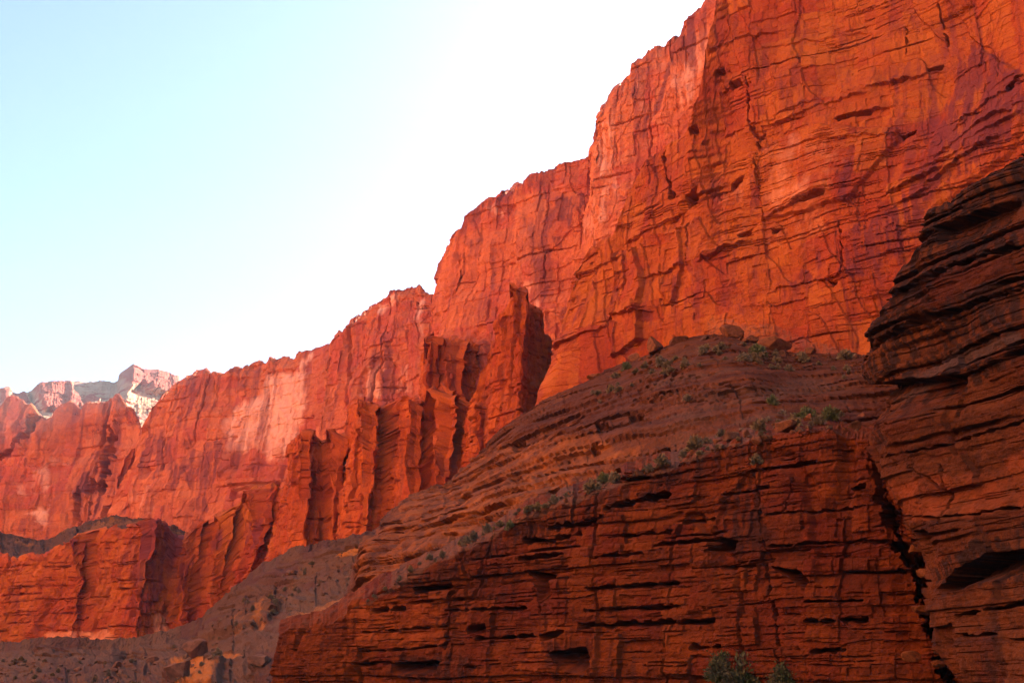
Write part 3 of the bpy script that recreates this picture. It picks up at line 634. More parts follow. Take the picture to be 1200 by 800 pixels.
# ------------------------------------------------------------------ rubble bench above the lower tier
bench = Sheet([(-160, 480), (0, 446), (60, 438), (130, 424), (200, 426), (260, 415)], rim=[(-160, 622), (0, 622), (30, 628), (60, 630), (96, 613), (130, 602), (170, 604), (200, 612), (230, 622), (260, 622)],
    foot=[(-160, 690), (0, 680), (60, 672), (130, 655), (260, 660)], pyref=650, top_plan=([(-160, 610), (0, 590), (60, 580), (130, 560), (200, 530), (260, 520)], 620), seed=21, back=30, back_rise=.1, res=RES * .7, rim_round=.02, upward=.7, jag=0)
bench.lumps(30, 4, 1).joints(7, 5, 1.8, 1, 1.3, tone=.3).rough(4, 1.2, 1).rough(1.5, .6, 2)
bench.m[..., 2] = .3; bench.m[..., 1] = .5 * smooth(.1, .5, fbm2(bench.S / 16, bench.t * 6, 14, 4))
bench.build('bench_hillside', M_talus, label='grey rubble bench above the lower cliff tier', kind='structure')

# ------------------------------------------------------------------ scree at lower left
scree = Sheet([(-160, 200), (0, 190), (120, 185), (240, 180), (330, 178), (400, 176), (470, 172)],
    rim=[(-160, 785), (-40, 772), (0, 765), (60, 757), (130, 757), (150, 764), (180, 757), (228, 741), (255, 716), (282, 690), (330, 662), (380, 642), (425, 634), (470, 620)],
    foot=[(-160, 850), (470, 850)], pyref=800, top_plan=([(-160, 390), (0, 372), (120, 360), (240, 345), (330, 318), (400, 292), (470, 270)], 700), seed=16, back=12, back_rise=.3, res=RES, rim_round=.02, upward=.5, jag=0)
scree.lumps(40, 5, 1).lumps(12, 2.6, 2).joints(6, 2.4, 1.7, 1, 1.3, mask=scree.patch(26, .15), tone=.5).joints(2.2, 1.1, 1.0, 2, 1.3, mask=scree.patch(14, .15, 3), tone=.3).rough(3, 1.2, 1).rough(1.2, .8, 2).beds(1.5, 5, 1.4, 1, notch=1.6, nh=.5, thr=.1, run=9, mask=scree.patch(30, .1, 5))
scree.m[..., 1] = .7 * smooth(.25, .5, fbm2(scree.S / 16, scree.Z / 5, 12, 4)) * smooth(60, 240, scree.px)
scree.m[..., 2] = .45 * smooth(-.2, .5, fbm2(scree.S / 12, scree.Z / 6, 9, 4))
scree.push([(195, 800), (205, 772), (235, 764), (262, 775), (258, 810)], 4, 2, 2); scree.paint(1, [(205, 782), (235, 775), (256, 783), (252, 810), (205, 810)], .7, 4, 3, 0)
scree.push([(232, 752), (250, 720), (290, 702), (330, 708), (318, 728), (270, 742)], 3.0, 2, 3); scree.paint(1, [(270, 728), (315, 700), (330, 706), (310, 742), (275, 748)], .55, 4, 4)
scree.build('scree_hillside', M_talus, label='grey brown scree slope below the lower cliff tier', kind='structure')

# ------------------------------------------------------------------ brown stepped slope
slope = Sheet([(402, 152), (412, 147), (470, 141), (540, 134), (600, 130), (700, 124), (800, 121), (900, 117), (1000, 112), (1080, 109)],
    rim=[(398, 760), (410, 712), (416, 680), (424, 645), (440, 617), (470, 590), (500, 571), (522, 562), (540, 553), (556, 534), (575, 520), (590, 507), (620, 483), (660, 460), (700, 441), (740, 425), (770, 410), (800, 398), (850, 386), (880, 399), (905, 409), (950, 412), (990, 413), (1080, 425)],
    foot=[(400, 775), (412, 745), (480, 690), (530, 668), (600, 626), (700, 596), (760, 578), (800, 562), (850, 540), (900, 526), (950, 518), (1000, 512), (1080, 510)], pyref=600,
    top_plan=([(404, 182), (424, 182), (470, 205), (522, 226), (560, 236), (640, 222), (740, 208), (850, 195), (960, 180), (1080, 166)], 480), seed=17, back=18, back_rise=.2, res=RES, rim_round=.02, upward=.15, soft=45, jag=0, nback=20, prof=lambda t: t ** 1.15)
_sc = poly_mask(*slope.wob(10, 40), [(690, 455), (740, 430), (800, 400), (850, 386), (1000, 412), (1000, 500), (900, 500), (780, 540), (740, 500)], 30)
slope.lumps(18, 2.0, 1).joints(5, 2.0, .4, 1, 1.4).beds(.7, 3.4, 1.15, 1, notch=1.8, nh=.5, thr=.25, run=8, warp=1.0, mask=1 - .5 * _sc).beds(.4, 1.6, .42, 2, notch=.8, nh=.22, thr=.2, run=9, warp=.6).lumps(5, 1.2, 3).joints(1.7, .9, .3, 3, 1.3, mask=slope.patch(9, .2)).rough(1.5, .35, 1).rough(.5, .14, 2, 3)
slope.m[..., 2] = .6 * _sc * smooth(-.25, .45, fbm2(slope.S / 7, slope.Z / 2.2, 19, 4))
slope.paint(1, [(470, 570), (560, 530), (640, 500), (720, 510), (760, 520), (740, 565), (600, 610), (500, 660), (430, 710), (420, 650)], .48, 14, 10, .2)
for p in ([(703, 502), (715, 500), (714, 508), (704, 508)], [(740, 492), (757, 488), (756, 498), (741, 499)], [(768, 526), (782, 520), (782, 530), (770, 534)], [(690, 525), (702, 520), (701, 530), (692, 532)], [(600, 520), (614, 518), (610, 528), (600, 528)], [(535, 580), (552, 578), (550, 586), (536, 587)], [(560, 610), (574, 600), (573, 612)], [(595, 560), (608, 556), (606, 566), (596, 566)], [(640, 575), (655, 570), (653, 580), (642, 582)]): slope.hollow(p, 2.6, .8, 1.2)
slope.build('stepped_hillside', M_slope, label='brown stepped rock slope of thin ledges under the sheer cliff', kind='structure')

# ------------------------------------------------------------------ lower ledge cliff
ledge = Sheet([(346, 190), (330, 166), (321, 156), (324, 151), (345, 148), (400, 142), (480, 133), (560, 125), (640, 118), (720, 112), (800, 106), (880, 100), (960, 95), (1040, 91), (1160, 88)],
    rim=[(300, 770), (316, 760), (323, 750), (333, 741), (346, 735), (380, 729), (402, 722), (410, 704), (440, 692), (468, 685), (476, 670), (504, 656), (532, 649), (560, 633), (600, 604), (640, 589), (700, 572), (735, 560), (760, 552), (790, 542), (820, 532), (860, 518), (885, 510), (920, 506), (960, 506), (1000, 509), (1160, 520)],
    foot=[(290, 850), (1160, 850)], pyref=660, batter=.10, seed=18, back=[(320, 8), (480, 10), (600, 12), (720, 15), (820, 20), (900, 28), (1100, 28)], back_rise=.26, res=RES, rim_round=.03, nback=60)
ledge.lumps(16, 1.0, 1).joints(4.2, 2.6, .40, 1, 1.2, tone=.5).joints(1.7, 1.0, .20, 2, 1.2, tone=.35).joints(.7, .45, .07, 3, 1.3).cracks(5, 3, .8, 1, .04, .1).beds(.8, 3.6, .45, 1, notch=1.5, nh=.30, thr=.5, run=9, warp=.35).beds(.25, .9, .10, 2, notch=.4, nh=.10, thr=.3, run=4, warp=.2).rough(1.0, .10, 1).rough(.35, .06, 2, 3)
for p in ([(615, 668), (650, 673), (648, 707), (634, 706), (631, 686)], [(650, 764), (690, 758), (697, 780), (690, 792), (664, 786)], [(635, 744), (664, 738), (660, 747), (640, 751)], [(910, 666), (940, 667), (953, 681), (948, 693), (930, 678)], [(830, 646), (846, 630), (866, 633), (860, 648)], [(455, 777), (513, 773), (512, 788), (458, 790)], [(800, 728), (845, 724), (843, 730), (802, 732)], [(990, 570), (1012, 566), (1012, 573), (994, 575)], [(543, 736), (573, 731), (572, 742), (546, 744)], [(480, 688), (526, 683), (526, 689), (484, 697)]):
    ledge.hollow(p, 3.4, .9, 1.4)
for l, d, wd in (([(613, 633), (645, 632), (677, 625)], 2.6, 3.2), ([(610, 655), (635, 653), (660, 648)], 2.4, 2.6), ([(640, 618), (670, 614), (710, 606)], 2.6, 3.4), ([(717, 596), (745, 588), (783, 580)], 2.6, 3.4), ([(433, 715), (467, 712)], 2.4, 3), ([(683, 733), (740, 731), (800, 729)], 2.4, 3), ([(687, 715), (740, 713), (800, 710)], 2.2, 2.2), ([(563, 748), (595, 747), (627, 745)], 2, 2.2),
                 ([(417, 778), (453, 775)], 2, 2.6), ([(413, 763), (470, 760), (517, 756)], 1.8, 1.5), ([(530, 690), (526, 725), (520, 760)], 2.2, 2.4), ([(693, 690), (745, 687), (800, 683)], 2, 2.2), ([(800, 613), (837, 608)], 2.4, 2.8), ([(817, 758), (850, 756)], 2.2, 3), ([(947, 727), (980, 727), (1018, 725)], 2.4, 3), ([(960, 763), (992, 761)], 2.2, 2.6), ([(900, 603), (960, 598), (1017, 593)], 1.4, 1.3),
                 ([(947, 705), (1013, 703)], 1.4, 1.3), ([(882, 556), (888, 580), (893, 620), (903, 660), (908, 690)], 2.4, 2.4), ([(665, 640), (690, 590)], .8, 1.0), ([(930, 560), (920, 600)], .5, .9), ([(768, 640), (840, 632)], 1.6, 1.8), ([(700, 655), (760, 648)], 1.8, 2.0), ([(840, 665), (900, 662)], 1.5, 1.6), ([(905, 640), (1015, 632)], 1.2, 1.3), ([(900, 660), (912, 720), (920, 790)], 1.5, 1.6), ([(420, 740), (520, 733)], 1.4, 1.3), ([(520, 715), (620, 712)], 1.8, 2), ([(720, 630), (790, 622)], 1.8, 2), ([(640, 690), (637, 720)], .8, 1.1)):
    ledge.cut(l, d, wd, 1.2)
ledge.cut([(1024, 525), (1033, 580), (1052, 625), (1078, 680), (1097, 740), (1114, 805)], 4, 8, 4)
ledge.push([(835, 640), (848, 590), (870, 555), (884, 560), (898, 640), (905, 700), (880, 720), (850, 700)], -.5, 2, 2)
for p, v in (([(840, 600), (862, 560), (884, 550), (898, 600), (905, 700), (860, 660), (840, 640)], .7), ([(560, 633), (640, 590), (800, 540), (890, 512), (890, 530), (800, 570), (720, 600), (640, 625), (560, 660), (480, 700), (480, 680)], .7), ([(540, 670), (610, 660), (610, 710), (540, 700)], .5), ([(455, 770), (560, 765), (560, 800), (455, 800)], .7), ([(640, 750), (740, 740), (760, 800), (650, 800)], .6)): ledge.paint(0, p, v, 5, 5)
for p, v in (([(400, 700), (480, 700), (525, 690), (515, 760), (410, 770)], .6), ([(890, 530), (1010, 520), (1020, 600), (900, 620)], .35), ([(640, 720), (680, 715), (640, 790), (600, 800), (620, 760)], .55), ([(700, 600), (830, 580), (830, 720), (700, 730)], .3)): ledge.paint(1, p, v, 10, 8, .2)
ledge.paint(2, [(398, 722), (480, 668), (600, 604), (700, 572), (820, 532), (885, 510), (885, 516), (820, 540), (700, 580), (600, 614), (480, 680)], .6, 2, 4, 0)
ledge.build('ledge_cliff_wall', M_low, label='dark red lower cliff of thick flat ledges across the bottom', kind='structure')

# ------------------------------------------------------------------ near buttress at right
butt = Sheet([(1160, 96), (1128, 78), (1116, 70), (1140, 66), (1200, 62), (1350, 54), (1600, 44), (2000, 34)],
    rim=[(1000, 480), (1008, 450), (1013, 420), (1022, 394), (1040, 355), (1052, 335), (1065, 312), (1080, 292), (1084, 268), (1100, 250), (1130, 236), (1165, 210), (1184, 190), (1200, 178), (1300, 100), (1600, -100), (2000, -300)],
    foot=[(1000, 840), (2600, 840)], pyref=800,
    top_plan=([(1040, 110), (1016, 92), (1012, 82), (1040, 80), (1120, 76), (1300, 66), (1600, 52), (2000, 42)], 400), seed=19, back=40, back_rise=.2, res=RES, rim_round=.04)
_up = 1 - .65 * poly_mask(*butt.wob(6, 30), [(1020, 520), (1100, 500), (1200, 470), (1300, 440), (1300, 840), (1100, 840), (1050, 640)], 18)
butt.lumps(10, 1.2, 1).lumps(4, .35, 3).joints(5.5, 3.2, .45, 1, 1.2, tone=.4).joints(1.8, 1.1, .18, 2, 1.2, mask=_up, tone=.25).joints(.6, .4, .05, 3, 1.3, mask=_up).cracks(4, 3, .5, 1, .03, .2).beds(.4, 2.4, .42, 1, notch=1.2, nh=.3, thr=.3, run=7, warp=.4, mask=_up).beds(.15, .6, .10, 2, notch=.35, nh=.08, thr=.3, run=4, warp=.15, mask=_up).rough(.8, .10, 1).rough(.3, .05, 2, 3)
for p, d in (([(1090, 690), (1110, 672), (1150, 650), (1200, 640), (1200, 668), (1150, 682), (1100, 700)], -3), ([(1015, 452), (1060, 445), (1130, 440), (1120, 470), (1080, 490), (1015, 495)], -2.2), ([(1066, 622), (1091, 623), (1080, 634), (1068, 634)], -2.2), ([(1112, 268), (1150, 255), (1200, 235), (1200, 262), (1150, 285), (1115, 288)], -1.6)): butt.hollow(p, -d, 1.5, 2)
for l, d, wd in (([(1050, 605), (1095, 606), (1135, 602), (1200, 590)], 1, 1.5), ([(1100, 545), (1102, 580), (1098, 620)], .8, 1.4), ([(1045, 535), (1090, 526), (1140, 510), (1200, 490)], .8, 1.4), ([(1120, 720), (1200, 706)], 1.6, 2.2), ([(1120, 745), (1170, 742)], 1.4, 2), ([(1070, 548), (1085, 560), (1100, 577)], .8, 1.4), ([(1020, 360), (1080, 335), (1140, 310), (1200, 290)], 1.5, 3), ([(1015, 410), (1080, 380), (1200, 340)], 1.3, 2.5)): butt.cut(l, d, wd, 1.5)
for p, v in (([(1000, 480), (1013, 400), (1050, 330), (1084, 260), (1200, 170), (1260, 150), (1260, 260), (1200, 300), (1120, 320), (1080, 400), (1040, 480)], .9), ([(1040, 400), (1200, 320), (1200, 420), (1100, 470), (1020, 500)], .75), ([(1080, 670), (1200, 600), (1200, 680), (1100, 700)], .9), ([(1010, 480), (1040, 480), (1060, 520), (1030, 540)], .7), ([(1120, 690), (1200, 670), (1200, 800), (1130, 800)], .5)): butt.paint(0, p, v, 6, 6, .65)  # black stain, with shade under the overhangs put into the colour
butt.paint(1, [(1045, 560), (1140, 545), (1200, 520), (1200, 590), (1140, 605), (1050, 612)], .5, 8, 6, .1); butt.paint(1, [(1080, 650), (1130, 640), (1110, 670), (1085, 680)], .4, 5, 4, .1)
butt.paint(2, [(1030, 470), (1100, 420), (1200, 385), (1200, 400), (1110, 435), (1040, 480)], .6, 4, 5, 0)
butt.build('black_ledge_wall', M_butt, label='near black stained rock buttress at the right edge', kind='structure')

# ------------------------------------------------------------------ sunlit plateau far behind
far = Sheet([(-200, 640), (0, 690), (120, 720), (240, 760)],
    rim=[(-200, 430), (-60, 450), (0, 456), (8, 455), (20, 462), (30, 460), (39, 456), (44, 449), (60, 445), (75, 447), (84, 444), (100, 446), (120, 444), (137, 447), (142, 436), (151, 430), (160, 436), (170, 437), (190, 438), (208, 443), (240, 450)],
    foot=[(-200, 530), (240, 530)], pyref=490, top_plan=([(-200, 840), (0, 910), (120, 960), (240, 1020)], 450), seed=20, back=200, back_rise=-.1, res=RES * .7, rim_round=.02, jag=.4)
far.lumps(60, 5, 1).slabs(16, 1.2, 4, 1).joints(11, 8, 1.8, 1, 1.4, tone=.4).joints(5, 3.5, 1.0, 2, 1.4).rough(4, 1.2, 1)
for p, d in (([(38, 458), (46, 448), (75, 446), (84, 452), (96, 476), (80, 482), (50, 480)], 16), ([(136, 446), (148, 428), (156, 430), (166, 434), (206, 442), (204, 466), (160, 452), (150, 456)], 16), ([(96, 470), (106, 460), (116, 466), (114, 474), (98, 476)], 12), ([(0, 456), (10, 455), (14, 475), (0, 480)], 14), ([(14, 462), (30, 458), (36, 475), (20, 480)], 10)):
    far.push(p, d, 3, 3); far.paint(0, p, .9, 3, 3, 0)  # knob faces: red rock, with their shade put into the colour
far.m[..., 0] = np.maximum(far.m[..., 0], .75 * smooth(.28, .45, fbm2(far.S / 9, far.t * 40, 3, 4)))
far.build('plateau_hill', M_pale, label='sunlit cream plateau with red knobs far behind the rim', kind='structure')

# ------------------------------------------------------------------ the canyon's other wall, behind and left of the camera, and an added shade wall at right
def bank(name, label, P, height, lean, mat, seed, rise=0.0):
    P = np.array(P, float)
    n = 160; tt = np.linspace(0, len(P) - 1, n); X = np.interp(tt, range(len(P)), P[:, 0]); Y = np.interp(tt, range(len(P)), P[:, 1])
    rows = 60; t = np.linspace(0, 1, rows)[:, None]
    d = np.gradient(np.stack([X, Y], 1), axis=0); d /= np.linalg.norm(d, axis=1)[:, None]
    nx, ny = -d[:, 1], d[:, 0]
    Z = -1 + t * height + 0 * X
    S = np.cumsum(np.hypot(np.gradient(X), np.gradient(Y)))[None] + 0 * Z
    D = 8 * fbm2(S / 60, Z / 60, seed, 4) - t * lean
    Z = Z * (1 + rise * np.clip((250 - Y) / 200, 0, 1)); V = np.stack([X + nx * D, Y + ny * D, Z], -1)
    Vb = np.stack([V[-1:, :, 0] - nx * 150, V[-1:, :, 1] - ny * 150, V[-1:, :, 2] + 10], -1)
    V = np.concatenate([V, Vb]); 
    V = V[:, ::-1]
    tag(grid_mesh(name, V, mat, np.zeros(V.shape[:2] + (4,), np.float32)), label, kind='structure')
bank('opposite_canyon_wall', 'sunlit red canyon wall across the river', [(-420, 760), (-330, 560), (-230, 330), (-160, 160), (-105, 20), (-95, -140), (-130, -420)], 190, 40, M_bank, 5, .9)  # unseen wall, raised near the camera to cut sky light on the foreground
bank('added_shade_wall', 'unseen wall added at right to shade the near canyon', [(150, -420), (150, -150), (170, 60), (190, 200), (200, 330)], 305, 60, M_near, 6)  # added out of view to shade the near stretch of the opposite wall

# ------------------------------------------------------------------ boulders and plants that lie or grow on the faces
def leaf_material(name, a, b):
    m, nt = new_mat(name); n = N(nt)
    c = n.n('ShaderNodeTexCoord').outputs['Object']
    r = n.ramp(n.noise(c, 3.0, 3), .35, .65)
    d = n.n('ShaderNodeBsdfPrincipled'); d.inputs['Roughness'].default_value = .8; d.inputs['Specular IOR Level'].default_value = .1
    n.l(n.mix(r, a, b), d.inputs['Base Color'])
    o = n.n('ShaderNodeOutputMaterial'); n.l(d.outputs[0], o.inputs[0]); return m
L_sage = leaf_material('sage_leaf', (.13, .12, .07), (.20, .175, .11))
L_green = leaf_material('green_leaf', (.085, .115, .04), (.13, .16, .065))
L_bush = leaf_material('dark_bush_leaf', (.045, .075, .028), (.10, .10, .055))
L_straw = leaf_material('dry_grass_blade', (.22, .17, .08), (.15, .13, .07))
L_wood = leaf_material('twig_bark', (.10, .07, .05), (.14, .10, .07))

def raw_mesh(name, V, Fs, mat, smooth_shade=False):
    me = bpy.data.meshes.new(name); me.from_pydata([tuple(v) for v in V], [], Fs); me.materials.append(mat)
    if smooth_shade: me.polygons.foreach_set('use_smooth', [True] * len(me.polygons))
    me.update(); return me

def link(name, me, parent=None):
    o = bpy.data.objects.new(name, me); COL.objects.link(o)
    if parent is not None: o.parent = parent
    return o

import bmesh
def boulder_mesh(seed, mat, flat=.75):
    """a broken block: a rounded lump planed off by several joint faces"""
    rng = np.random.RandomState(seed)
    bm = bmesh.new(); bmesh.ops.create_icosphere(bm, subdivisions=4, radius=1.0)
    V = np.array([v.co[:] for v in bm.verts])
    for k in range(11):
        n = rng.normal(size=3); n /= np.linalg.norm(n)
        if k < 6: n = np.eye(3)[k // 2] * (1 if k % 2 else -1) + rng.normal(size=3) * .22; n /= np.linalg.norm(n)
        c = rng.uniform(.50, .78)
        h = V @ n - c
        V = V - np.where(h > 0, h, 0)[:, None] * n * .93
    V *= np.array([1.0, .85, flat]) * (1 + .05 * fbm2(V[:, 0] * 3 + V[:, 2] * 2, V[:, 1] * 3 - V[:, 2], seed, 3)[:, None])
    for v, q in zip(bm.verts, V): v.co = q
    me = bpy.data.meshes.new('boulder'); bm.to_mesh(me); bm.free()
    at = me.attributes.new('rock_mask', 'FLOAT_COLOR', 'POINT'); me.materials.append(mat); return me

def bush_mesh(seed, leaf, n=420, tall=1.0, blade=.10, spread=1.0, wisp=.5):
    """leaf sprays on many thin stems fanning from one root: uneven outline, gaps between the sprays"""
    rng = np.random.RandomState(seed); V = []; Fs = []
    stems = []
    for i in range(max(14, n // 22)):
        az = rng.uniform(0, 6.283); lean = abs(rng.normal(0, .55)) * spread
        L = rng.uniform(.55, 1.0) * tall * (1 - .25 * min(lean, 1))
        d = np.array([math.cos(az) * math.sin(min(lean, 1.35)), math.sin(az) * math.sin(min(lean, 1.35)), math.cos(min(lean, 1.35))])
        stems.append((d * L, rng.uniform(.2, 1)))
    for i in range(n):
        e, w = stems[rng.randint(len(stems))]
        t = rng.uniform(.25, 1.0) ** .7
        p = e * t + rng.normal(0, .07, 3) * (1 - .3 * wisp) + np.array([0, 0, -.10 * t * t])
        d = e / np.linalg.norm(e) + rng.normal(0, .55, 3); d /= np.linalg.norm(d)
        q = np.cross(d, rng.normal(size=3)); q /= np.linalg.norm(q) + 1e-6
        l = blade * rng.uniform(.7, 1.7); wd = l * rng.uniform(.16, .32)
        b = len(V); V += [p, p + d * l * .5 + q * wd, p + d * l, p + d * l * .5 - q * wd]; Fs.append((b, b + 1, b + 2, b + 3))
    leaves = raw_mesh('foliage', V, Fs, leaf)
    V = []; Fs = []
    for e, w in stems:
        u = np.cross(e, [.3, .2, 1.]); u /= np.linalg.norm(u) + 1e-6; v = np.cross(e, u); v /= np.linalg.norm(v)
        r = .018; b = len(V)
        for tt, rr in ((0, r), (.5, r * .7), (1, r * .3)):
            c = e * tt * .9
            V += [c + u * rr, c - u * rr * .5 + v * rr * .87, c - u * rr * .5 - v * rr * .87]
        for k in range(2):
            for j in range(3):
                a0, a1 = b + 3 * k + j, b + 3 * k + (j + 1) % 3; Fs.append((a0, a1, a1 + 3, a0 + 3))
    return leaves, raw_mesh('stem', V, Fs, L_wood)

def spot(sheet, px, py):
    """the point of a built face that is seen at a picture position"""
    V = sheet.V; x, y = project(V[..., 0], V[..., 1], V[..., 2])
    d = np.hypot(x - px, y - py); near = d < max(d.min() + 1.2, 1.6)
    Yv = np.where(near, V[..., 1], 1e9); k = np.unravel_index(np.argmin(Yv), Yv.shape)
    return V[k]

BM = {}
def boulder(sheet, px, py, size, label, group, mat, seed, sink=.25, flat=.75, name='boulder'):
    """size: width in metres"""
    key = (seed % 7, mat.name)
    if key not in BM: BM[key] = boulder_mesh(40 + seed % 7, mat, .75)
    p = spot(sheet, px, py); o = link(name, BM[key])
    rng = random.Random(seed); o.scale = (size * .62, size * .62 * rng.uniform(.8, 1.1), size * .62 * flat / .75 * rng.uniform(.85, 1.1))
    o.rotation_euler = (rng.uniform(-.3, .3), rng.uniform(-.3, .3), rng.uniform(0, 6.28))
    o.location = (p[0], p[1], p[2] + size * (.5 * flat - sink))
    tag(o, label, 'boulder', group); return o

SM = {}
def shrub(sheet, px, py, size, label, group, kind, seed, name='shrub'):
    key = (kind, seed % 4)
    if key not in SM:
        SM[key] = dict(sage=lambda: bush_mesh(60 + seed % 4, L_sage, 900, .75, .13, 1.5), green=lambda: bush_mesh(70 + seed % 4, L_green, 1100, .95, .13, 1.2),
                       bush=lambda: bush_mesh(90 + seed % 4, L_bush, 3600, .58, .055, 1.9),
                       straw=lambda: bush_mesh(80 + seed % 4, L_straw, 620, .75, .26, 1.0))[kind]()
    p = spot(sheet, px, py)
    r = bpy.data.objects.new(name, None); COL.objects.link(r); r.empty_display_size = .3
    r.location = (p[0], p[1], p[2] - .06 * size); r.rotation_euler = (0, 0, (seed * 2.399) % 6.28); s = size * (1.0 if kind != 'bush' else 1.35); r.scale = (s, s, s * (.85 + .3 * ((seed * 7) % 5) / 5))
    a = link('foliage', SM[key][0], r); b = link('stem', SM[key][1], r)
    tag(r, label, 'shrub', group); return r

# boulders one can pick out
B1 = 'boulders at the foot of the sheer cliff'
boulder(slope, 765, 411, 4.2, 'big dark red boulder against the foot of the sheer cliff, left of the slope top', B1, M_stone, 3, .15, .8)
boulder(slope, 742, 420, 2.6, 'small red boulder just left of the big dark boulder at the cliff foot', B1, M_stone, 5)
boulder(slope, 792, 401, 4.0, 'low rounded red boulder right of the big dark boulder at the cliff foot', B1, M_stone, 6, .25, .5)
boulder(slope, 858, 391, 4.4, 'tilted dark red slab boulder at the very top of the stepped slope', B1, M_stone, 1, .2, .6)
boulder(slope, 884, 398, 2.6, 'red boulder close to the right of the tilted slab on the slope top', B1, M_stone, 9, .2, .6)
boulder(slope, 908, 404, 5.6, 'widest dark red boulder right of the slope top, below the sheer cliff', B1, M_stone, 4, .2, .62)
boulder(slope, 696, 436, 3.2, 'long pale red boulder low on the left edge of the slope top', B1, M_stone, 12, .25, .5)
boulder(slope, 950, 410, 2.4, 'small red boulder in the scree between the widest boulder and the black buttress', B1, M_stone, 13)
rng = random.Random(11)
for i in range(40):
    px = rng.gauss(860, 75); px = min(max(px, 690), 1000)
    py = interp([(690, 444), (740, 424), (770, 412), (800, 400), (850, 388), (905, 410), (1000, 414)], px) + abs(rng.gauss(0, 7)) + 1
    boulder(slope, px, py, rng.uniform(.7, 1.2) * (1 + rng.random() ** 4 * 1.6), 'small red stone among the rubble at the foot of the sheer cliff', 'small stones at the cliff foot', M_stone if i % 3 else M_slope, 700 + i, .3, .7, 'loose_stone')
B2 = 'boulders in the rubble band on the ledge'
for i, (px, py, sz, lb) in enumerate([
    (858, 513, 1.7, 'flat pinkish boulder with a dark underside in the rubble band above the notch'),
    (874, 510, 1.2, 'pale pink block right of the flat boulder in the rubble band'),
    (920, 504, 2.3, 'largest brown boulder at the right end of the rubble band'),
    (938, 488, 1.6, 'purple red boulder below the bright green shrubs'),
    (948, 485, 1.2, 'pink boulder beside the purple red one below the green shrubs'),
    (886, 517, 1.1, 'small lilac stone at the lip of the rubble band over the dark crack'),
    (900, 514, 1.0, 'small orange block near the lip of the rubble band'),
    (840, 517, .9, 'small pale stone left of the flat boulder in the rubble band'),
    (812, 530, .9, 'small grey stone on the ledge lip, right of the straw tufts'),
    (748, 556, 1.0, 'pale lilac stone on the ledge where the rubble band narrows'),
    (666, 580, .9, 'pale stone on the ledge beside a tall sage shrub'),
    (663, 586, .7, 'dark little stone under the pale stone on the ledge'),
    (1000, 500, 1.5, 'brown boulder wedged where the ledge meets the black buttress'),
    (1008, 478, 1.8, 'dark boulder under the black buttress overhang, above the ledge')]):
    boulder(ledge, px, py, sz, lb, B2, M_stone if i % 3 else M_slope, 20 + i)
B3 = 'boulders on the scree slope at lower left'
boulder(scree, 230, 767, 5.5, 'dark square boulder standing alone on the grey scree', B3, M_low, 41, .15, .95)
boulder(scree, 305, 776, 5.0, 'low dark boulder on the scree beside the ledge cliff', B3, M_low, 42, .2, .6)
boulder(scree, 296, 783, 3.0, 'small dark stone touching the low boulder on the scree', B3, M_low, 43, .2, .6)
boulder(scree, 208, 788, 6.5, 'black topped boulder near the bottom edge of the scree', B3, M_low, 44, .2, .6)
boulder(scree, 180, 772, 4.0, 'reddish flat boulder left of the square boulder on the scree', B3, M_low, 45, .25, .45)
B4 = 'broken blocks in the cleft beside the near buttress'
for i, (px, py, sz, lb) in enumerate([
    (1072, 640, 1.8, 'dark rounded block jammed in the upper cleft'),
    (1084, 668, 1.7, 'orange block below the jammed dark one in the cleft'),
    (1082, 712, 1.9, 'pinkish block beside the dark slot in the cleft'),
    (1070, 765, 2.2, 'big stepped red block low in the cleft'),
    (1098, 775, 1.4, 'small red block at the foot of the dark slot')]):
    boulder(ledge, px, py, sz * .8, lb, B4, M_stone, 60 + i, .42, .6)

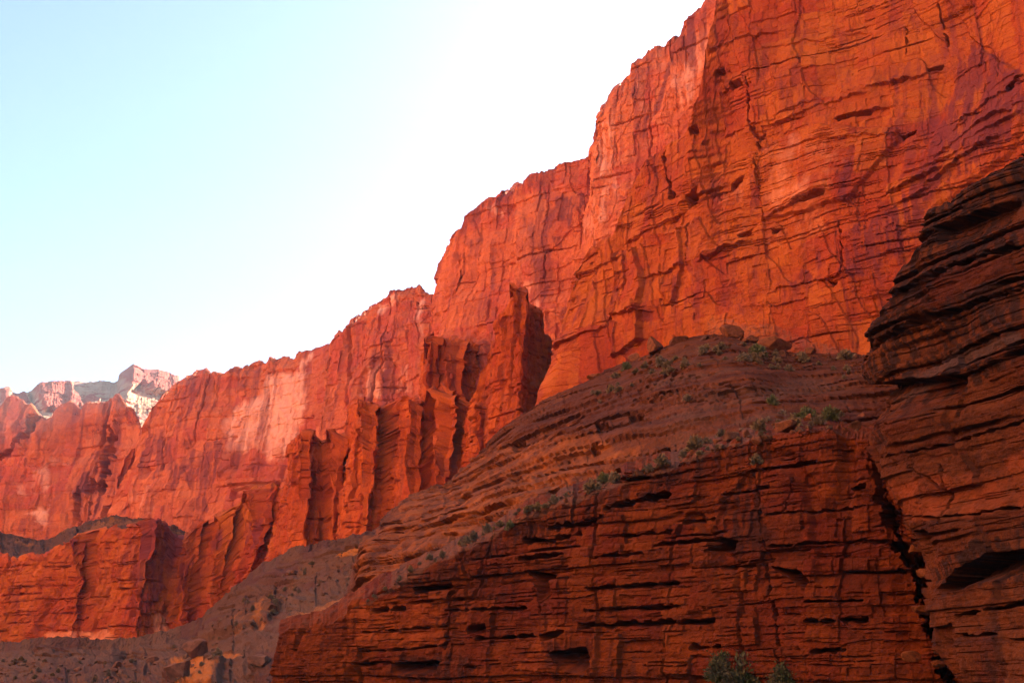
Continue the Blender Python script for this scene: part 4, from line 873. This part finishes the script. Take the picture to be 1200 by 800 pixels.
# shrubs
G1 = 'shrubs along the rubble ledge'
for i, (px, py, sz, kind, lb) in enumerate([
    (943, 480, 2.3, 'green', 'brightest green shrub at the right end of the ledge'),
    (972, 482, 2.0, 'green', 'dark green shrub right of the brightest green one'),
    (918, 492, 2.0, 'sage', 'grey green bush left of the brightest green shrub'),
    (900, 498, 1.8, 'sage', 'round sage bush above the notch in the ledge'),
    (892, 503, 1.5, 'straw', 'pale straw tuft by the round sage bush'),
    (958, 495, 1.6, 'sage', 'sage bush in front of the two green shrubs'),
    (985, 490, 1.7, 'sage', 'grey bush under the black buttress at the ledge end'),
    (930, 498, 1.3, 'straw', 'yellowish tuft in front of the brightest green shrub'),
    (845, 507, 1.4, 'sage', 'sage bush left of the flat pinkish boulder'),
    (815, 526, 1.9, 'straw', 'biggest yellow straw tuft on the ledge'),
    (828, 518, 1.3, 'sage', 'small sage bush right of the biggest straw tuft'),
    (802, 533, 1.2, 'sage', 'grey shrub left of the biggest straw tuft'),
    (775, 546, 1.3, 'straw', 'low olive tuft where the ledge narrows'),
    (760, 550, 1.1, 'sage', 'small grey shrub by the pale lilac stone'),
    (706, 566, 1.4, 'green', 'bright yellow green shrub in the middle of the ledge'),
    (694, 572, 1.6, 'straw', 'tall straw coloured shrub left of the yellow green one'),
    (722, 562, 1.3, 'straw', 'olive tuft right of the yellow green shrub'),
    (648, 588, 1.4, 'sage', 'blue grey shrub on the ledge beside the pale stone'),
    (630, 596, 1.1, 'straw', 'low straw tuft left of the blue grey shrub'),
    (598, 618, 1.2, 'green', 'small lime green shrub low on the ledge'),
    (585, 616, 1.1, 'straw', 'straw tuft beside the lime green shrub'),
    (570, 622, 1.5, 'sage', 'tall pale sage shrub low on the ledge'),
    (556, 630, 1.4, 'sage', 'grey sage shrub left of the tall pale one'),
    (543, 636, 1.5, 'sage', 'wide blue grey shrub near the left end of the ledge'),
    (518, 650, 1.0, 'sage', 'round grey shrub on the ledge above the leaning red slab'),
    (505, 652, 1.1, 'sage', 'twin grey shrub left of the round one'),
    (480, 668, .9, 'straw', 'last straw tuft at the left end of the ledge'),
    (885, 543, 1.0, 'straw', 'straw tuft growing in the notch below the rubble band')]):
    shrub(ledge, px, py, sz, lb, G1, kind, i)
G2 = 'tufts on the brown stepped slope'
for i, (px, py, sz, kind, lb) in enumerate([
    (888, 415, 2.6, 'green', 'olive green shrub below the widest boulder on the slope'),
    (872, 421, 2.2, 'sage', 'grey bush left below the olive green shrub on the slope'),
    (775, 428, 2.4, 'sage', 'grey green bush under the big dark boulder'),
    (733, 432, 2.0, 'green', 'small green bush at the slope edge left of the big dark boulder'),
    (822, 414, 2.0, 'sage', 'sage bush midway between the two large boulders'),
    (845, 408, 1.8, 'straw', 'straw tuft under the tilted slab'),
    (990, 420, 2.2, 'straw', 'yellow tuft by the black buttress at the slope top'),
    (940, 422, 2.0, 'straw', 'straw tuft right of the olive green shrub'),
    (804, 470, 1.5, 'sage', 'lone grey bush in the middle of the stepped slope'),
    (905, 474, 1.5, 'green', 'green bush above the rubble ledge on the slope foot'),
    (720, 442, 1.6, 'straw', 'straw tuft on the left shoulder of the slope')]):
    shrub(slope, px, py, sz, lb, G2, kind, 30 + i)
rng = random.Random(5)
for i in range(46):
    px = rng.uniform(690, 1000); t = rng.random()
    py = interp([(690, 452), (760, 420), (850, 396), (1000, 420)], px) + 4 + t * 22
    shrub(slope, px, py, rng.uniform(.7, 1.4), 'tiny dry tuft scattered over the top of the brown stepped slope', 'tiny dry tufts on the slope top', rng.choice(['straw', 'sage', 'straw']), 100 + i, 'grass_tuft')
for i in range(60):
    px = rng.uniform(430, 985)
    py = interp([(430, 705), (480, 672), (600, 606), (700, 574), (820, 532), (900, 506), (985, 500)], px) - rng.uniform(-2, 14) * (.4 + .6 * (px > 800))
    shrub(ledge, px, py, rng.uniform(.4, .85), 'tiny dry tuft scattered along the rubble ledge', 'tiny dry tufts on the ledge', rng.choice(['straw', 'sage', 'sage']), 200 + i, 'grass_tuft')
for i in range(50):
    px = rng.uniform(640, 1010)
    py = interp([(640, 590), (700, 572), (820, 532), (900, 506), (1010, 505)], px) - rng.uniform(-1, 18) * (.3 + .7 * (px > 800))
    boulder(ledge, px, py, rng.uniform(.35, .8), 'small loose stone lying in the rubble band on the ledge', 'small loose stones on the ledge', M_stone if i % 2 else M_talus, 300 + i, .3, .7, 'loose_stone')
for i in range(170):
    px = rng.uniform(0, 420); py = interp([(0, 770), (150, 770), (230, 746), (280, 700), (330, 672), (400, 646)], px) + rng.uniform(1, 46)
    boulder(scree, px, py, rng.uniform(.6, 1.0) * (1 + 1.6 * rng.random() ** 3), 'small stone strewn over the grey brown scree', 'small stones on the scree', M_talus if i % 3 else M_low, 400 + i, .3, .7, 'loose_stone')
for i in range(60):
    px = rng.uniform(0, 420); py = interp([(0, 770), (150, 770), (230, 746), (280, 700), (330, 672), (400, 646)], px) + rng.uniform(1, 46)
    shrub(scree, px, py, rng.uniform(.8, 1.7), 'tiny grey tuft scattered over the scree at lower left', 'tiny grey tufts on the scree', rng.choice(['straw', 'sage', 'sage']), 500 + i, 'grass_tuft')
# the dark green plant low in front
shrub(ledge, 872, 800, 4.2, 'wide dark green bush at the bottom edge below the ledges', 'bushes at the bottom edge', 'bush', 7)
shrub(ledge, 846, 790, 3.0, 'grey green bush left of the wide dark green one at the bottom edge', 'bushes at the bottom edge', 'bush', 4)
shrub(ledge, 918, 798, 2.6, 'pale bush right of the wide dark green one at the bottom edge', 'bushes at the bottom edge', 'bush', 6)

# ------------------------------------------------------------------ the air in the canyon
def haze():
    m, nt = new_mat('canyon_haze')
    v = nt.nodes.new('ShaderNodeVolumePrincipled'); v.inputs['Color'].default_value = (.80, .92, 1.0, 1); v.inputs['Density'].default_value = HAZE; v.inputs['Anisotropy'].default_value = .2
    o = nt.nodes.new('ShaderNodeOutputMaterial'); nt.links.new(v.outputs[0], o.inputs['Volume'])
    x0, x1, y0, y1, z0, z1 = -1700, 1700, -1700, 1900, -9, 318
    V = [(x0, y0, z0), (x1, y0, z0), (x1, y1, z0), (x0, y1, z0), (x0, y0, z1), (x1, y0, z1), (x1, y1, z1), (x0, y1, z1)]
    me = bpy.data.meshes.new('haze'); me.from_pydata(V, [], [(3, 2, 1, 0), (4, 5, 6, 7), (0, 1, 5, 4), (1, 2, 6, 5), (2, 3, 7, 6), (3, 0, 4, 7)]); me.materials.append(m)
    tag(link('haze', me), 'thin pale haze in the canyon air', kind='stuff')
HAZE = .00011
haze()
